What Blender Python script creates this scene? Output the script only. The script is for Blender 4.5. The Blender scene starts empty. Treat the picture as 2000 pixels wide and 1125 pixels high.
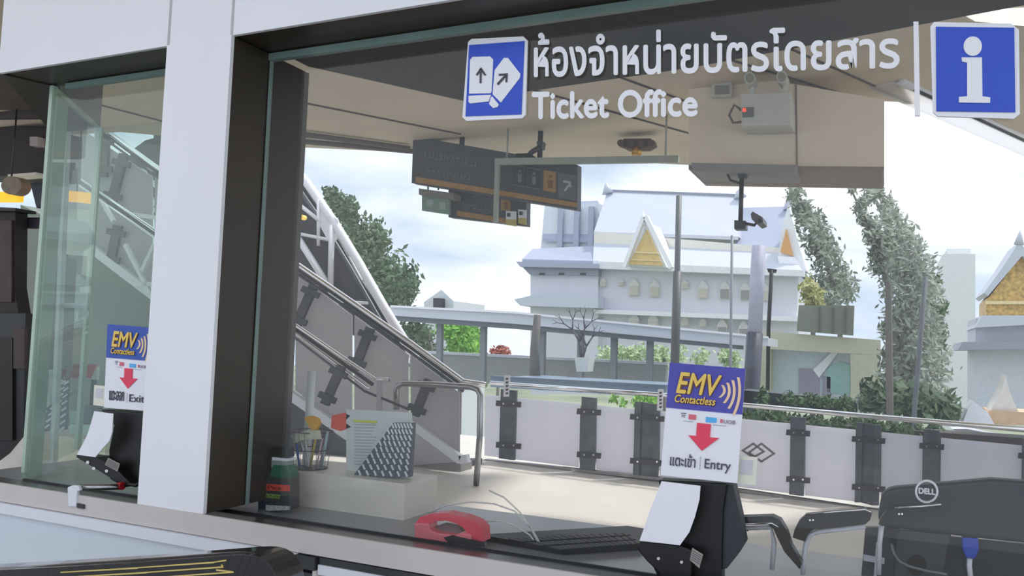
import bpy, bmesh, math, random
from math import radians, sin, cos, pi
from mathutils import Vector, Matrix
random.seed(7)
S = bpy.context.scene
COL = S.collection

# ------------------------------------------------------------------ camera
F_PX, YAW, PITCH, ROLL = 1600.0, radians(24.6), radians(3.9), radians(2.0)
CAM = Vector((0, -1.8, 1.6))
Fw = Vector((-sin(YAW)*cos(PITCH), cos(YAW)*cos(PITCH), sin(PITCH)))
_R0 = Vector((cos(YAW), sin(YAW), 0)); _U0 = _R0.cross(Fw)
Rt = cos(ROLL)*_R0 + sin(ROLL)*_U0
Up = cos(ROLL)*_U0 - sin(ROLL)*_R0
cd = bpy.data.cameras.new('camera'); co = bpy.data.objects.new('camera', cd); COL.objects.link(co)
cd.sensor_width = 36; cd.lens = 36*F_PX/2000; cd.clip_start = .05; cd.clip_end = 2000
M = Matrix((Rt, Up, -Fw)).transposed().to_4x4(); M.translation = CAM
co.matrix_world = M
S.camera = co

# ------------------------------------------------------------------ light and colour management
S.view_settings.view_transform = 'Standard'; S.view_settings.look = 'None'
S.view_settings.gamma = 1; S.view_settings.use_curve_mapping = False
S.view_settings.exposure = 0.6
W = bpy.data.worlds.new('sky'); S.world = W; W.use_nodes = True
nt = W.node_tree; nt.nodes.clear()
tc = nt.nodes.new('ShaderNodeTexCoord'); mp = nt.nodes.new('ShaderNodeMapping'); mp.inputs['Scale'].default_value = (1.3, 1.3, 4.5)
nz = nt.nodes.new('ShaderNodeTexNoise'); nz.inputs['Scale'].default_value = 1.7; nz.inputs['Detail'].default_value = 7; nz.inputs['Roughness'].default_value = .55
rp = nt.nodes.new('ShaderNodeValToRGB')
rp.color_ramp.elements[0].position = .33; rp.color_ramp.elements[0].color = (.37, .48, .63, 1)
rp.color_ramp.elements[1].position = .60; rp.color_ramp.elements[1].color = (.90, .93, .98, 1)
bg = nt.nodes.new('ShaderNodeBackground'); bg.inputs['Strength'].default_value = 1.0
ow = nt.nodes.new('ShaderNodeOutputWorld')
nt.links.new(tc.outputs['Generated'], mp.inputs['Vector']); nt.links.new(mp.outputs[0], nz.inputs['Vector'])
nt.links.new(nz.outputs['Fac'], rp.inputs[0]); nt.links.new(rp.outputs[0], bg.inputs['Color']); nt.links.new(bg.outputs[0], ow.inputs['Surface'])
sd = bpy.data.lights.new('sun', 'SUN'); sd.energy = 2.2; sd.angle = radians(6); sd.color = (1, .97, .92)
so = bpy.data.objects.new('sun', sd); COL.objects.link(so)
so.rotation_euler = Vector((.45, .55, 1.15)).to_track_quat('Z', 'Y').to_euler()

# ------------------------------------------------------------------ materials
def lin(c): return tuple(((v/255)/12.92 if v/255 <= .04045 else ((v/255+.055)/1.055)**2.4) for v in c)
MATS = {}
def mat(name, rgb, rough=.6, metal=0, noise=.06, scale=8, bump=0, emit=0, alpha=1, coat=0):
    if name in MATS: return MATS[name]
    m = bpy.data.materials.new(name); m.use_nodes = True; n = m.node_tree; b = n.nodes['Principled BSDF']
    c = lin(rgb)
    t = n.nodes.new('ShaderNodeTexCoord'); z = n.nodes.new('ShaderNodeTexNoise'); z.inputs['Scale'].default_value = scale; z.inputs['Detail'].default_value = 4
    r = n.nodes.new('ShaderNodeValToRGB')
    r.color_ramp.elements[0].position = .3; r.color_ramp.elements[1].position = .7
    r.color_ramp.elements[0].color = (*[v*(1-noise) for v in c], 1); r.color_ramp.elements[1].color = (*[min(1, v*(1+noise)) for v in c], 1)
    n.links.new(t.outputs['Object'], z.inputs['Vector']); n.links.new(z.outputs['Fac'], r.inputs[0]); n.links.new(r.outputs[0], b.inputs['Base Color'])
    b.inputs['Roughness'].default_value = rough; b.inputs['Metallic'].default_value = metal; b.inputs['Coat Weight'].default_value = coat
    if bump:
        bp = n.nodes.new('ShaderNodeBump'); bp.inputs['Strength'].default_value = bump; n.links.new(z.outputs['Fac'], bp.inputs['Height']); n.links.new(bp.outputs[0], b.inputs['Normal'])
    if emit:
        b.inputs['Emission Color'].default_value = (*c, 1); b.inputs['Emission Strength'].default_value = emit
    b.inputs['Alpha'].default_value = alpha
    MATS[name] = m; return m
def glass(name, tint, refl=1.0, veil=0.0):
    m = bpy.data.materials.new(name); m.use_nodes = True; n = m.node_tree; n.nodes.clear()
    tr = n.nodes.new('ShaderNodeBsdfTransparent'); tr.inputs[0].default_value = (*tint, 1)
    gl = n.nodes.new('ShaderNodeBsdfGlossy'); gl.inputs['Roughness'].default_value = .015; gl.inputs['Color'].default_value = (refl, refl, refl, 1)
    fr = n.nodes.new('ShaderNodeFresnel'); fr.inputs[0].default_value = 1.5
    mx = n.nodes.new('ShaderNodeMixShader'); o = n.nodes.new('ShaderNodeOutputMaterial')
    ge = n.nodes.new('ShaderNodeNewGeometry'); inv = n.nodes.new('ShaderNodeMath'); inv.operation = 'SUBTRACT'; inv.inputs[0].default_value = 1
    ml = n.nodes.new('ShaderNodeMath'); ml.operation = 'MULTIPLY'; n.links.new(ge.outputs['Backfacing'], inv.inputs[1]); n.links.new(inv.outputs[0], ml.inputs[1]); n.links.new(fr.outputs[0], ml.inputs[0])
    n.links.new(ml.outputs[0], mx.inputs[0]); n.links.new(tr.outputs[0], mx.inputs[1]); n.links.new(gl.outputs[0], mx.inputs[2])
    last = mx
    if veil:   # pale haze of reflections mixed into the pane
        df = n.nodes.new('ShaderNodeBsdfTranslucent'); df.inputs[0].default_value = (.85, .88, .88, 1)
        d2 = n.nodes.new('ShaderNodeBsdfDiffuse'); d2.inputs[0].default_value = (.85, .88, .88, 1)
        ad = n.nodes.new('ShaderNodeMixShader'); ad.inputs[0].default_value = .5
        n.links.new(df.outputs[0], ad.inputs[1]); n.links.new(d2.outputs[0], ad.inputs[2])
        m2 = n.nodes.new('ShaderNodeMixShader'); m2.inputs[0].default_value = veil
        n.links.new(mx.outputs[0], m2.inputs[1]); n.links.new(ad.outputs[0], m2.inputs[2]); last = m2
    n.links.new(last.outputs[0], o.inputs[0]); MATS[name] = m; return m
WHITE = mat('white cladding', (238, 238, 243), .45, noise=.02, scale=2)
BRONZE = mat('dark bronze metal', (66, 58, 50), .38, .35, scale=3)
STONE = mat('dark sill stone', (82, 78, 76), .22, scale=30, noise=.15)
BAND = mat('pale sill band', (205, 198, 196), .45, noise=.03)
LEDGE = mat('white ledge', (228, 230, 238), .4, noise=.02)
LOWER = mat('grey blue wall panel', (210, 217, 226), .5, noise=.03, scale=1)
TEAL = mat('glass edge', (122, 146, 140), .3, noise=.1)
STEEL = mat('stainless steel', (160, 160, 162), .22, 1, noise=.05)
CHROME = mat('bright chrome', (235, 235, 238), .12, 1, noise=.03)
DSTEEL = mat('dark steel', (70, 72, 76), .4, .5, noise=.15)
BLACK = mat('black plastic', (9, 10, 12), .45, noise=.2)
BLACK2 = mat('charcoal plastic', (46, 51, 58), .5, noise=.04, scale=1)
PAPER = mat('white paper', (242, 242, 250), .8, noise=.015)
CREAM = mat('cream paper', (232, 230, 214), .8, noise=.02)
DECK = mat('pale deck floor', (214, 208, 200), .6, noise=.04, scale=1.2)
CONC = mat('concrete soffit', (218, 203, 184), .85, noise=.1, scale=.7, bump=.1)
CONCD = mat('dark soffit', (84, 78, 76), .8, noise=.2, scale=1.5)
BEIGE = mat('beige beam', (246, 230, 210), .75, noise=.05, scale=1)
def translucent(name, rgb, f=.5):
    m = bpy.data.materials.new(name); m.use_nodes = True; n = m.node_tree; n.nodes.clear(); c = (*lin(rgb), 1)
    z = n.nodes.new('ShaderNodeTexNoise'); z.inputs['Scale'].default_value = 2; cr_ = n.nodes.new('ShaderNodeMixRGB'); cr_.inputs[1].default_value = c; cr_.inputs[2].default_value = (c[0]*.94, c[1]*.94, c[2]*.95, 1); n.links.new(z.outputs['Fac'], cr_.inputs[0])
    a = n.nodes.new('ShaderNodeBsdfDiffuse'); b = n.nodes.new('ShaderNodeBsdfTranslucent'); x = n.nodes.new('ShaderNodeMixShader'); x.inputs[0].default_value = f; o = n.nodes.new('ShaderNodeOutputMaterial')
    n.links.new(cr_.outputs[0], a.inputs[0]); n.links.new(cr_.outputs[0], b.inputs[0]); n.links.new(a.outputs[0], x.inputs[1]); n.links.new(b.outputs[0], x.inputs[2]); n.links.new(x.outputs[0], o.inputs[0])
    MATS[name] = m; return m
FROST = translucent('frosted panel', (240, 240, 246))
BLUE = mat('sign blue', (42, 82, 204), .4, noise=.03)
VINYL = mat('white vinyl', (246, 246, 250), .5, noise=.01)
EMVB = mat('poster blue', (84, 82, 176), .6, noise=.03)
EMVB2 = mat('poster blue bright', (62, 92, 180), .6, noise=.03)
YEL = mat('poster yellow', (244, 208, 104), .6, noise=.05)
BROWNINK = mat('poster outline brown', (120, 80, 60), .6)
PINK = mat('poster pink', (246, 214, 176), .6)
RED = mat('arrow red', (236, 70, 100), .6, noise=.03)
INK = mat('grey ink', (82, 82, 92), .7)
LBLUE = mat('light blue ink', (90, 180, 240), .6)
PRED = mat('pale red ink', (220, 110, 125), .6)
ORANGE = mat('sign orange band', (170, 130, 72), .6, noise=.08)
SLATE = mat('sign slate', (68, 72, 80), .5, noise=.05)
SLATE2 = mat('faded sign lettering', (118, 122, 128), .6)

# ------------------------------------------------------------------ geometry helpers
def ray(px, py): return Fw + (px-1000)/F_PX*Rt - (py-562.5)/F_PX*Up
def U(px, py, Y=None, Z=None, X=None, pl=None):
    d = ray(px, py)
    if pl: t = (pl[0]-CAM).dot(pl[1])/d.dot(pl[1])
    elif Y is not None: t = (Y-CAM.y)/d.y
    elif Z is not None: t = (Z-CAM.z)/d.z
    else: t = (X-CAM.x)/d.x
    return CAM + t*d
class MB:
    def __init__(s): s.b = bmesh.new()
    def face(s, vs):
        try: return s.b.faces.new(vs)
        except ValueError: return None
    def solid(s, A, B):
        a = [s.b.verts.new(v) for v in A]; b = [s.b.verts.new(v) for v in B]; n = len(a)
        s.face(a); s.face(b[::-1])
        for i in range(n): s.face([a[i], b[i], b[(i+1) % n], a[(i+1) % n]])
        return s
    def box(s, x0, x1, y0, y1, z0, z1):
        A = [Vector((x0, y0, z0)), Vector((x1, y0, z0)), Vector((x1, y0, z1)), Vector((x0, y0, z1))]
        return s.solid(A, [v + Vector((0, y1-y0, 0)) for v in A])
    def prism(s, pts, Y=None, th=.01, pl=None, d=None):       # outline standing on a vertical plane, with thickness behind it
        A = [U(x, y, Y=Y, pl=pl) for x, y in pts]
        dv = d if d is not None else (Vector((0, th, 0)) if pl is None else (pl[1].normalized()*th))
        return s.solid(A, [v+dv for v in A])
    def slab(s, pts, Z, th):                                   # outline lying on a horizontal plane
        A = [U(x, y, Z=Z) for x, y in pts]; return s.solid(A, [v+Vector((0, 0, th)) for v in A])
    def strip(s, outer, inner, Y, th):
        for i in range(len(outer)-1):
            s.prism([outer[i], outer[i+1], inner[i+1], inner[i]], Y, th)
        return s
    def tube(s, P, r, n=8, cap=True):
        P = [Vector(p) for p in P]; rings = []; rr = r if isinstance(r, (list, tuple)) else [r]*len(P)
        pn = None
        for i, p in enumerate(P):
            t = (P[min(i+1, len(P)-1)] - P[max(i-1, 0)]).normalized()
            if pn is None:
                a = Vector((0, 0, 1)) if abs(t.z) < .9 else Vector((1, 0, 0)); pn = (a - t*a.dot(t)).normalized()
            else: pn = (pn - t*pn.dot(t)).normalized()
            bn = t.cross(pn)
            rings.append([s.b.verts.new(p + rr[i]*(cos(2*pi*k/n)*pn + sin(2*pi*k/n)*bn)) for k in range(n)])
        for i in range(len(rings)-1):
            for k in range(n):
                f = s.face([rings[i][k], rings[i][(k+1) % n], rings[i+1][(k+1) % n], rings[i+1][k]])
                if f and n > 4: f.smooth = True
        if cap: s.face(rings[0][::-1]); s.face(rings[-1])
        return s
    def ptube(s, pts, r, Y=None, pl=None, n=8): return s.tube([U(x, y, Y=Y, pl=pl) for x, y in pts], r, n)
    def bar(s, p1, p2, w, d):                                 # rectangular bar: w in the facing plane, d in depth
        p1, p2 = Vector(p1), Vector(p2); t = (p2-p1).normalized(); dy = Vector((0, 1, 0)); sd_ = t.cross(dy).normalized()
        A = [p1+sd_*w/2-dy*d/2, p1-sd_*w/2-dy*d/2, p2-sd_*w/2-dy*d/2, p2+sd_*w/2-dy*d/2]
        return s.solid(A, [v+dy*d for v in A])
    def pbar(s, a, b, w, d, Y=None, pl=None): return s.bar(U(*a, Y=Y, pl=pl), U(*b, Y=Y, pl=pl), w, d)
    def lathe(s, c, prof, n=20):
        rings = [[s.b.verts.new((c[0]+r*cos(2*pi*k/n), c[1]+r*sin(2*pi*k/n), c[2]+z)) for k in range(n)] for r, z in prof]
        for i in range(len(rings)-1):
            for k in range(n):
                f = s.face([rings[i][k], rings[i][(k+1) % n], rings[i+1][(k+1) % n], rings[i+1][k]])
                if f: f.smooth = True
        s.face(rings[0][::-1]); s.face(rings[-1]); return s
def obj(name, mb, m, parent=None, smooth=False, bevel=0, label=None, kind=None):
    b = mb.b
    bmesh.ops.recalc_face_normals(b, faces=b.faces)
    me = bpy.data.meshes.new(name); b.to_mesh(me); b.free(); me.materials.append(m)
    o = bpy.data.objects.new(name, me); COL.objects.link(o)
    if parent is not None:
        o.parent = parent; o.matrix_parent_inverse = worldm(parent).inverted()
    if bevel:
        bv = o.modifiers.new('bevel', 'BEVEL'); bv.width = bevel; bv.segments = 3; bv.limit_method = 'ANGLE'
    if label: o['label'] = label
    if kind: o['kind'] = kind
    return o
def worldm(o):
    m = o.matrix_basis.copy()
    if o.parent: m = worldm(o.parent) @ o.matrix_parent_inverse @ m
    return m
def down(P, z=-7.0):
    q = Vector(P[-1]); q.z = z; return list(P)+[q]
def thing(name, label, cat, loc=(0, 0, 0), group=None):
    o = bpy.data.objects.new(name, None); COL.objects.link(o); o.location = loc; o.empty_display_size = .1
    o['label'] = label; o['category'] = cat
    if group: o['group'] = group
    return o
def tag(o, label, cat, group=None, kind=None):
    o['label'] = label; o['category'] = cat
    if group: o['group'] = group
    if kind: o['kind'] = kind
    return o
def struct(name, mb, m, **k):
    o = obj(name, mb, m, **k); o['kind'] = 'structure'; return o
def text_mesh(body, bold=0, shear=0, spacing=1.0):
    cu = bpy.data.curves.new('t', 'FONT'); cu.body = body; cu.size = 1; cu.offset = bold; cu.shear = shear; cu.space_character = spacing
    cu.resolution_u = 4
    o = bpy.data.objects.new('t', cu); COL.objects.link(o); bpy.context.view_layer.update()
    me = bpy.data.meshes.new_from_object(o.evaluated_get(bpy.context.evaluated_depsgraph_get()))
    bpy.data.objects.remove(o); bpy.data.curves.remove(cu); return me
def islands(me):
    par = list(range(len(me.vertices)))
    def fd(a):
        while par[a] != a: par[a] = par[par[a]]; a = par[a]
        return a
    for e in me.edges: par[fd(e.vertices[0])] = fd(e.vertices[1])
    ids = {}; return [ids.setdefault(fd(i), len(ids)) for i in range(len(par))]
def fat(me, b):
    bm = bmesh.new(); isl = islands(me)
    for k, (dx, dy) in enumerate(((0, 0), (b, 0), (-b, 0), (0, b), (0, -b)) if b else ((0, 0),)):
        n0 = len(bm.verts); bm.from_mesh(me); bm.verts.ensure_lookup_table()
        for i, v in enumerate(bm.verts[n0:]): v.co.x += dx; v.co.y += dy; v.co.z = k*.0001 + (isl[i] % 5)*.0004/5*.2
    bm.to_mesh(me); bm.free(); return me
def lettering(name, body, quad, Y, m, parent, bold=0, shear=0, mirror=False, spacing=1.0, th=.0015, pl=None, **k):
    """text fitted between four corners (TL, TR, BR, BL) of a vertical surface"""
    me = fat(text_mesh(body, 0, shear, spacing), bold)
    if any(ord(c) > 0xE00 for c in body):      # Thai strokes overlap in the font: add a slightly fatter copy so that none drops out
        m2 = text_mesh(body, .007, shear, spacing); bm = bmesh.new(); bm.from_mesh(me); n0 = len(bm.verts); bm.from_mesh(m2); bm.verts.ensure_lookup_table()
        for v in bm.verts[n0:]: v.co.z = -.0003
        bm.to_mesh(me); bm.free()
    xs = [v.co.x for v in me.vertices]; ys = [v.co.y for v in me.vertices]
    x0, x1, y0, y1 = min(xs), max(xs), min(ys), max(ys)
    q = [U(*c, Y=Y, pl=pl) for c in quad]
    for v in me.vertices:
        u = (v.co.x-x0)/(x1-x0); w = (v.co.y-y0)/(y1-y0)
        if mirror: u = 1-u
        v.co = (q[3]*(1-u)+q[2]*u)*(1-w) + (q[0]*(1-u)+q[1]*u)*w + (Vector((0, -v.co.z, 0)) if pl is None else -pl[1].normalized()*v.co.z)
    b = MB(); b.b.from_mesh(me); bpy.data.meshes.remove(me)
    for f in b.b.faces: f.smooth = False
    r = bmesh.ops.extrude_face_region(b.b, geom=b.b.faces[:])
    dv = Vector((0, -th, 0)) if pl is None else -pl[1].normalized()*th
    for v in [g for g in r['geom'] if isinstance(g, bmesh.types.BMVert)]: v.co += dv
    return obj(name, b, m, parent, **k)
def rrect(x0, y0, x1, y1, r, skew=(0, 0), n=5):
    """rounded rectangle outline in picture units; skew=(dx per dy, dy per dx)"""
    P = []
    for cx, cy, a0 in ((x1-r, y0+r, -90), (x1-r, y1-r, 0), (x0+r, y1-r, 90), (x0+r, y0+r, 180)):
        for i in range(n+1):
            a = radians(a0+90*i/n); P.append((cx+r*cos(a), cy+r*sin(a)))
    mx, my = (x0+x1)/2, (y0+y1)/2
    return [(x+skew[0]*(y-my), y+skew[1]*(x-mx)) for x, y in P]
def circ(cx, cy, r, n=24, ry=None): return [(cx+r*cos(2*pi*k/n), cy+(ry or r)*sin(2*pi*k/n)) for k in range(n)]

# ================================================================== THE BOOTH
PX0, PX1, HZ, SZ, CT = -2.025, -1.765, 2.482, 1.086, 1.05
struct('wall_front', MB().box(-2.83, 1.2, -.0, .012, HZ, 3.1), WHITE)
b = MB().box(-2.815, 1.2, .012, .19, HZ+.004, 3.1); struct('wall_front_header', b, BRONZE)
b = MB()
for x in (-2.02, -1.765, -.65): b.box(x-.004, x+.004, -.002, .001, HZ+.002, 3.1)
struct('trim_1', b, mat('seam', (188, 188, 190), .6))
struct('wall_left', MB().box(PX0, PX1, -.001, .012, SZ, HZ), WHITE)                       # white face of the pillar
struct('wall_left_core', MB().box(PX0+.006, PX1-.0005, .012, .36, SZ, HZ), BRONZE)
b = MB().box(-1.763, -1.76, .165, .18, SZ, HZ).box(PX1, 1.2, .16, .18, HZ-.022, HZ); struct('trim_2', b, TEAL)
b = MB().box(-2.7, PX0, .16, .18, HZ-.018, HZ); struct('trim_3', b, TEAL)
A = [Vector((-4.2, y, z)) for y, z in ((0, 1.02), (0, SZ), (.166, 1.058), (.166, 1.02))]
struct('trim_4', MB().solid(A, [v+Vector((5.4, 0, 0)) for v in A]), STONE)
struct('trim_15', MB().box(-3.1, 1.2, .178, .68, CT-.03, CT), mat('grey counter top', (150, 152, 156), .25, noise=.04))
struct('trim_16', MB().box(-2.77, 1.2, .160, .1665, 1.056, 1.066), DSTEEL)                   # sill and counter top
b = MB().box(-4.2, 1.2, -.008, 0, SZ-.058, SZ+.001); struct('trim_5', b, BAND)
b = MB().box(-4.2, -1.42, -.02, .0, SZ-.092, SZ-.06); struct('trim_6', b, LEDGE)
b = MB().box(-4.2, -1.42, -.004, .15, 0, SZ-.092); struct('wall_front_lower', b, LOWER)
b = MB().box(-1.36, 1.2, .02, .15, 0, SZ-.06); struct('wall_front_lower_right', b, LOWER)
t = thing('corner_bracket', 'dark metal bracket under the counter edge at the wall panel joint', 'bracket', (-1.39, 0, SZ-.15))
obj('plate', MB().box(-1.42, -1.355, -.018, .02, SZ-.095, SZ-.062), DSTEEL, t)
obj('post', MB().box(-1.41, -1.362, -.012, .02, 0, SZ-.105), DSTEEL, t)
obj('side_strip', MB().box(-1.362, -1.352, -.016, .02, 0, SZ-.095), BAND, t)
b = MB().box(-1.35, 1.2, -.006, .02, SZ-.078, SZ-.062); struct('trim_7', b, DSTEEL)
b = MB().box(-1.35, 1.2, -.01, .02, SZ-.105, SZ-.08); struct('trim_8', b, LEDGE)
GL = glass('clear window glass', (.955, .96, .96), .7, .02)
GG = glass('green window glass', (.90, .95, .925), .8, .05)
struct('window_1', MB().box(-2.77, PX0, .168, .176, CT, HZ), GG)
struct('window_2', MB().box(PX1, 1.2, .168, .176, CT, HZ), GL)
side = [Vector((-2.77, .168, SZ)), Vector((-2.77, .168, HZ)), Vector((-3.14, .66, HZ)), Vector((-3.14, .66, SZ))]
struct('window_3', MB().solid(side, [v+Vector((.01, .004, 0)) for v in side]), GG)
struct('window_4', MB().box(-3.14, -2.4, .66, .668, SZ, HZ), GG)
b = MB().box(-2.782, -2.765, .16, .18, SZ, HZ).bar((-2.77, .17, HZ-.01), (-3.14, .66, HZ-.01), .02, .02)
struct('trim_9', b, mat('pale green glass edge', (176, 196, 180), .3))
fin = [Vector((-2.776-.37*t_, .176+.49*t_, z)) for t_, z in ((0, CT), (0, HZ-.02), (.27, HZ-.02), (.27, CT))]
struct('trim_17', MB().solid(fin, [v+Vector((-.012, -.006, 0)) for v in fin]), translucent('pale green fin', (196, 214, 200)))
struct('trim_10', MB().box(-3.15, -3.13, .65, .67, SZ, HZ), MATS['pale green glass edge'])
b = MB().solid([Vector(p) for p in ((-2.83, 0.01, HZ), (-2.77, .19, HZ), (-3.14, .66, HZ), (-3.45, .66, HZ))],
               [Vector(p) for p in ((-2.83, 0.01, 3.1), (-2.77, .19, 3.1), (-3.14, .66, 3.1), (-3.45, .66, 3.1))])
struct('wall_left_soffit', b, BRONZE)
# booth ceiling seen through the glass
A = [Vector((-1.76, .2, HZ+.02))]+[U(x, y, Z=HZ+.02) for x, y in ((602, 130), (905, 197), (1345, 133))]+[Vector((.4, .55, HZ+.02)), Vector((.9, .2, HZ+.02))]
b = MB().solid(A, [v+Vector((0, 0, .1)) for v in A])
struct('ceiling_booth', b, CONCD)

# ================================================================== STATION SHELL
struct('floor', MB().box(-14, 9, -6, 10.9, -.4, 0), DECK)
struct('trim_14', MB().box(-4.2, 5, 9.35, 9.85, 0, .72).box(-1.6, 3, 10.2, 10.45, 0, .5), CONCD)
b = MB().box(-14, 9, -6, 5.0, 0, .004); struct('floor_inner', b, mat('grey floor tile', (150, 146, 140), .5, noise=.08, scale=2))  # canopy shade painted in as a darker sheet over the inner floor
CZ = 4.2
edge = [U(0, 270, Z=CZ), U(235, 258, Z=CZ), U(590, 288, Z=CZ), U(1345, 322, Z=CZ), U(1345, 200, Z=CZ), U(1727, 198, Z=CZ), U(1785, 200, Z=CZ), U(1757, 156, Z=CZ)]
xr = U(2000, 262, Z=CZ); xr2 = U(2300, 410, Z=CZ)
poly = [Vector((-16, -2.2, CZ)), Vector((-16, edge[0].y, CZ))] + edge + [xr, xr2, Vector((9, -2.2, CZ))]
b = MB().solid(poly, [v+Vector((0, 0, .3)) for v in poly]); struct('ceiling', b, CONC)
# pale fascia of the roof edge on the right
for dz, w, m_, nm in ((0, .05, WHITE, 'trim_11'), (-.0, .03, DSTEEL, 'trim_12')):
    a, c = U(1757, 156, Z=CZ), U(2300, 410, Z=CZ)
    off = Vector((0, 0, 0)) if nm == 'trim_11' else Vector((.12, .22, -.02))
    struct(nm, MB().tube([a+off, c+off], w, 6), m_)
a, c = U(1757, 156, Z=CZ), U(2300, 410, Z=CZ); nn = Vector(((c-a).y, -(c-a).x, 0)).normalized()
if nn.y < 0: nn = -nn
A = [a+Vector((0, 0, -.02)), c+Vector((0, 0, -.02)), c+nn*.3+Vector((0, 0, -.02)), a+nn*.3+Vector((0, 0, -.02))]
struct('trim_18', MB().solid(A, [v+Vector((0, 0, .04)) for v in A]), translucent('pale roof edge', (250, 250, 252), .7))
# roof joints
b = MB()
for p, q in (((1430, 45), (1780, 200)), ((1240, 60), (1700, 200)), ((1045, 90), (1345, 200)), ((700, 80), (1345, 260)), ((100, 180), (330, 240)), ((590, 200), (900, 262))):
    u, v = U(*p, Z=CZ-.006), U(*q, Z=CZ-.006); b.tube([u, v], .012, 4)
struct('trim_13', b, CONCD)
b = MB()
for p, q in (((590, 262), (800, 290)), ((590, 276), (820, 297))):
    u, v = U(*p, Z=CZ-.05), U(*q, Z=CZ-.05); b.tube([u, v], .035, 6)
tag(obj('conduit', b, mat('grey conduit', (96, 92, 88), .6)), 'grey conduits running along the soffit edge left of the hanging signs', 'conduit')
# box beam
t = thing('beam', 'large beige box beam hanging under the roof behind the Ticket Office lettering', 'beam', U(1530, 333, Y=6.2))
obj('beam_body', MB().prism([(1345, 128), (1727, 195), (1727, 326), (1345, 322)], 6.2, .8), BEIGE, t)
obj('beam_lip', MB().prism([(1345, 322), (1727, 326), (1724, 334), (1345, 331)], 6.17, .86), mat('beam lip', (150, 136, 130), .7), t)
obj('bottom_box', MB().prism([(1350, 318), (1556, 322), (1553, 337), (1354, 334)], 6.05, .5), mat('grey trough', (150, 150, 150), .6), t)
obj('joint', MB().prism([(1553, 165), (1556, 165), (1558, 326), (1555, 326)], 6.19, .01), mat('joint', (140, 132, 122)), t)
# emergency light on the beam
t = thing('emergency_light', 'pale twin-lamp emergency light box mounted on the beige beam', 'emergency light', U(1495, 248, Y=5.9))
PALE = mat('pale plastic', (214, 216, 208), .5, noise=.03)
obj('housing', MB().prism([(1446, 182), (1545, 178), (1547, 243), (1448, 246)], 5.85, .33), PALE, t, bevel=.02)
obj('status_panel', MB().prism([(1449, 210), (1472, 209), (1472, 228), (1450, 229)], 5.84, .01), mat('panel grey', (130, 130, 130)), t)
obj('indicator', MB().prism([(1450, 211), (1457, 211), (1457, 218), (1450, 218)], 5.83, .01), mat('red led', (230, 90, 70), emit=.6), t)
for cx, cy in ((1464, 152), (1527, 150)):
    l = obj('lamp', MB().prism(circ(cx, cy, 11, 20, 12), 5.8, .18), PALE, t, label='round lamp head')
    obj('lens', MB().prism(circ(cx, cy, 8, 20, 9), 5.79, .01), mat('lens grey', (168, 166, 152), .2), l)
    obj('stem', MB().prism([(cx+2, cy+11), (cx+9, cy+11), (cx+9, 183), (cx+2, 183)], 5.9, .05), PALE, l)
obj('cable', MB().ptube([(1448, 215), (1434, 205), (1424, 225), (1432, 240), (1448, 238)], .012, 5.9, n=6), mat('cable grey', (110, 108, 100)), t)
t = thing('wall_plate', 'small framed grey plate on the beige beam left of the emergency light', 'sign', U(1409, 188, Y=6.1))
obj('frame', MB().prism([(1390, 162), (1429, 160), (1429, 188), (1390, 189)], 6.12, .06), PALE, t)
obj('plate', MB().prism([(1396, 167), (1424, 166), (1424, 183), (1396, 184)], 6.11, .01), mat('plate grey', (150, 150, 138)), t)
# camera under the beam
t = thing('security_camera', 'dark security camera hanging on a pole below the beige beam', 'camera', U(1447, 337, Y=6.2))
obj('pole', MB().ptube([(1449, 338), (1446, 440)], .022, 6.2), DSTEEL, t)
obj('ceiling_mount', MB().prism([(1440, 336), (1458, 336), (1456, 347), (1442, 347)], 6.15, .1), DSTEEL, t)
obj('junction_box', MB().prism([(1434, 430), (1456, 431), (1456, 447), (1434, 447)], 6.12, .14), DSTEEL, t)
obj('arm', MB().ptube([(1452, 436), (1474, 440), (1478, 432)], .015, 6.15, n=6), DSTEEL, t)
cb = obj('camera_body', MB().prism([(1466, 418), (1470, 413), (1489, 424), (1490, 434), (1480, 438), (1468, 428)], 6.05, .3), mat('camera grey', (92, 92, 96), .4), t)
obj('lens', MB().prism(circ(1484, 431, 4, 14), 6.03, .03), BLACK, cb)
obj('cable', MB().ptube([(1420, 338), (1426, 352), (1446, 358)], .012, 6.2, n=6), DSTEEL, t)
# brass sprinkler-like fitting and rail
t = thing('pipe_fitting', 'brass pipe fitting with dark flange under the roof below the word Office', 'pipe fitting', U(1243, 304, Y=7.7))
BRASS = mat('brass', (196, 148, 60), .3, .8)
c = U(1243, 280, Y=7.7)
obj('brass_nut', MB().lathe(U(1243, 304, Y=7.7), [(.05, 0), (.065, .015), (.065, .09), (.045, .1), (.045, .16)], 12), BRASS, t)
b = MB().prism([(1208, 282), (1218, 271), (1270, 270), (1276, 280), (1262, 288), (1222, 289)], 7.65, .2)
for x in (1212, 1232, 1252, 1272): b.prism(circ(x, 279, 7, 8), 7.6, .1)
obj('flange', b, mat('rusty dark flange', (84, 66, 52), .7, noise=.4, scale=30), t)
t = thing('door_rail', 'thin pale frame hanging in front of the slate direction sign', 'rail', U(970, 420, Y=7.0))
RG = mat('rail grey green', (168, 174, 166), .5)
obj('top_rail', MB().pbar((968, 316), (1326, 311), .075, .06, 7.0), RG, t)
obj('stile', MB().pbar((972, 318), (968, 434), .05, .05, 7.0), RG, t)
for x, y in ((990, 314), (1300, 310)):
    p_ = U(x, y, Y=7.02); obj('hanger', MB().tube([p_, Vector((p_.x, p_.y, CZ))], .012), RG, t)
t = thing('ceiling_lamp', 'black lamp arm clamped to the roof edge above the slate sign', 'lamp', U(1054, 277, Y=7.05))
obj('mount', MB().prism([(1048, 276), (1060, 276), (1058, 290), (1050, 290)], 7.05, .1), DSTEEL, t)
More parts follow.
